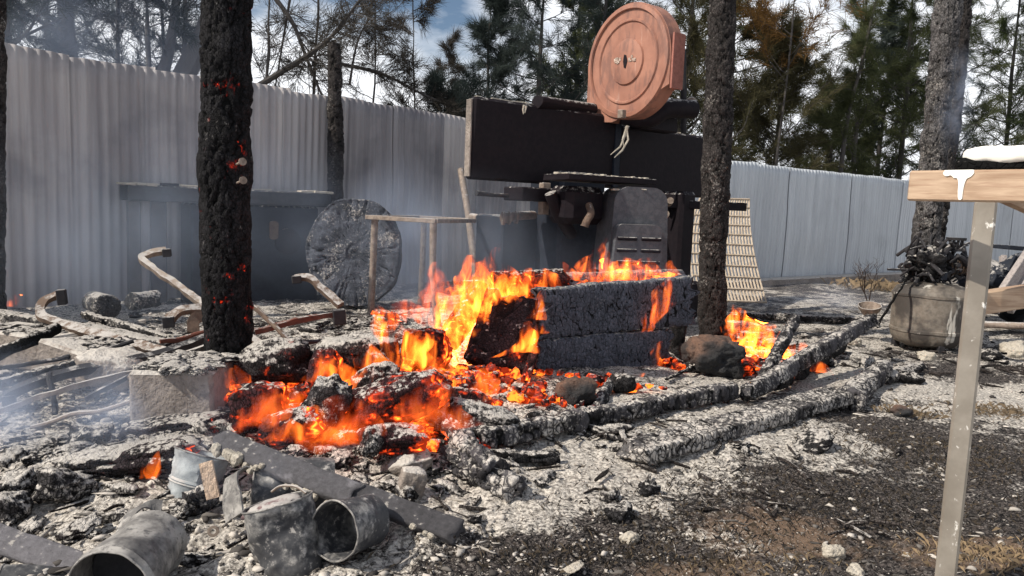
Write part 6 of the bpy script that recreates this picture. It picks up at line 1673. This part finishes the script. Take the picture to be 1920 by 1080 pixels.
# ------------------------------------------------------------------ smoke
def smoke(name, label, c, size, dens, color=(0.64, 0.75, 0.97), nscale=1.6, rot=0.0, thresh=(0.38, 0.72), seed=0, kind='stuff'):
    """soft cloud: an ellipsoid of scattering air that thins out to its edge"""
    U, F = ico(3)
    q = U * np.array(size); m = Matrix.Translation(c) @ Matrix.Rotation(R(rot), 4, 'Z')
    mt = bpy.data.materials.new(name + '_air'); mt.use_nodes = True; t = mt.node_tree; t.nodes.clear()
    k = NT.__new__(NT); k.m = mt; k.t = t; k.out = t.nodes.new("ShaderNodeOutputMaterial")
    v1 = k.obj((1 / size[0], 1 / size[1], 1 / size[2]))
    ln = k.n("ShaderNodeVectorMath", operation='LENGTH'); k.set(ln.inputs[0], v1)
    edge = k.rng(ln.outputs['Value'], 1.0, 0.15)
    n = k.noise(k.obj((nscale, nscale, nscale * 0.8), (seed * 3.1, seed * 1.7, 0)), 1.0, 3, 0.55, 0.6)
    f = k.math('MULTIPLY', edge, k.rng(n, thresh[0], thresh[1]))
    e = t.nodes.new("ShaderNodeVolumePrincipled"); e.inputs['Color'].default_value = (*color, 1); e.inputs['Anisotropy'].default_value = 0.2
    k.set(e.inputs['Density'], k.math('MULTIPLY', f, dens)); t.links.new(e.outputs[0], k.out.inputs['Volume'])
    o = mesh_obj(name, q, F, mt, None, True, matrix=m)
    return tag(o, label, 'smoke', kind=kind)
smoke('smoke', 'blue smoke hanging round the saw bench and along the grey fence', P(230, 430, 6.6), (2.9, 1.7, 1.5), 0.26, nscale=1.1, thresh=(0.36, 0.70), rot=40)
smoke('smoke', 'pale blue smoke lit by the sun between the front post and the saw bench', P(270, 470, 5.3), (1.7, 0.9, 0.85), 0.30, color=(0.66, 0.79, 0.98), nscale=1.5, thresh=(0.38, 0.68), seed=11)
smoke('smoke', 'pale smoke drifting from the fire past the iron stand', P(860, 500, 5.5), (1.1, 0.7, 0.8), 0.45, color=(0.66, 0.79, 0.98), nscale=1.6, thresh=(0.38, 0.68), seed=12)
smoke('smoke', 'thin blue smoke drifting through the trees at upper left', P(150, 130, 9.6), (3.2, 1.5, 1.7), 0.50, nscale=0.7, thresh=(0.3, 0.7), rot=40, seed=2)
smoke('smoke', 'blue smoke rising behind the iron stand and left of the saw', P(720, 470, 7.3), (1.3, 0.9, 1.1), 0.8, nscale=1.3, seed=3)
smoke('smoke', 'low pale blue smoke drifting over the ash at the lower left', P(130, 760, 2.75), (0.85, 0.55, 0.26), 2.2, nscale=3.0, seed=4, thresh=(0.4, 0.75))
smoke('smoke', 'wisp of smoke over the buckets', P(450, 880, 2.3), (0.32, 0.22, 0.16), 2.2, nscale=5, seed=5, thresh=(0.42, 0.75))
smoke('smoke', 'smoke wisp drifting beside the scaly grey post', P(1800, 190, 6.3), (0.24, 0.2, 0.5), 2.6, nscale=4.0, seed=6, thresh=(0.42, 0.7))
smoke('smoke', 'faint smoke over the ground before the pale fence', P(1480, 590, 8.5), (1.7, 1.3, 0.55), 0.55, nscale=1.4, seed=7)
smoke('smoke', 'bluish smoke in front of the saw and over the stacked boards', P(1120, 560, 5.8), (0.9, 0.6, 0.6), 0.45, nscale=1.8, seed=8)
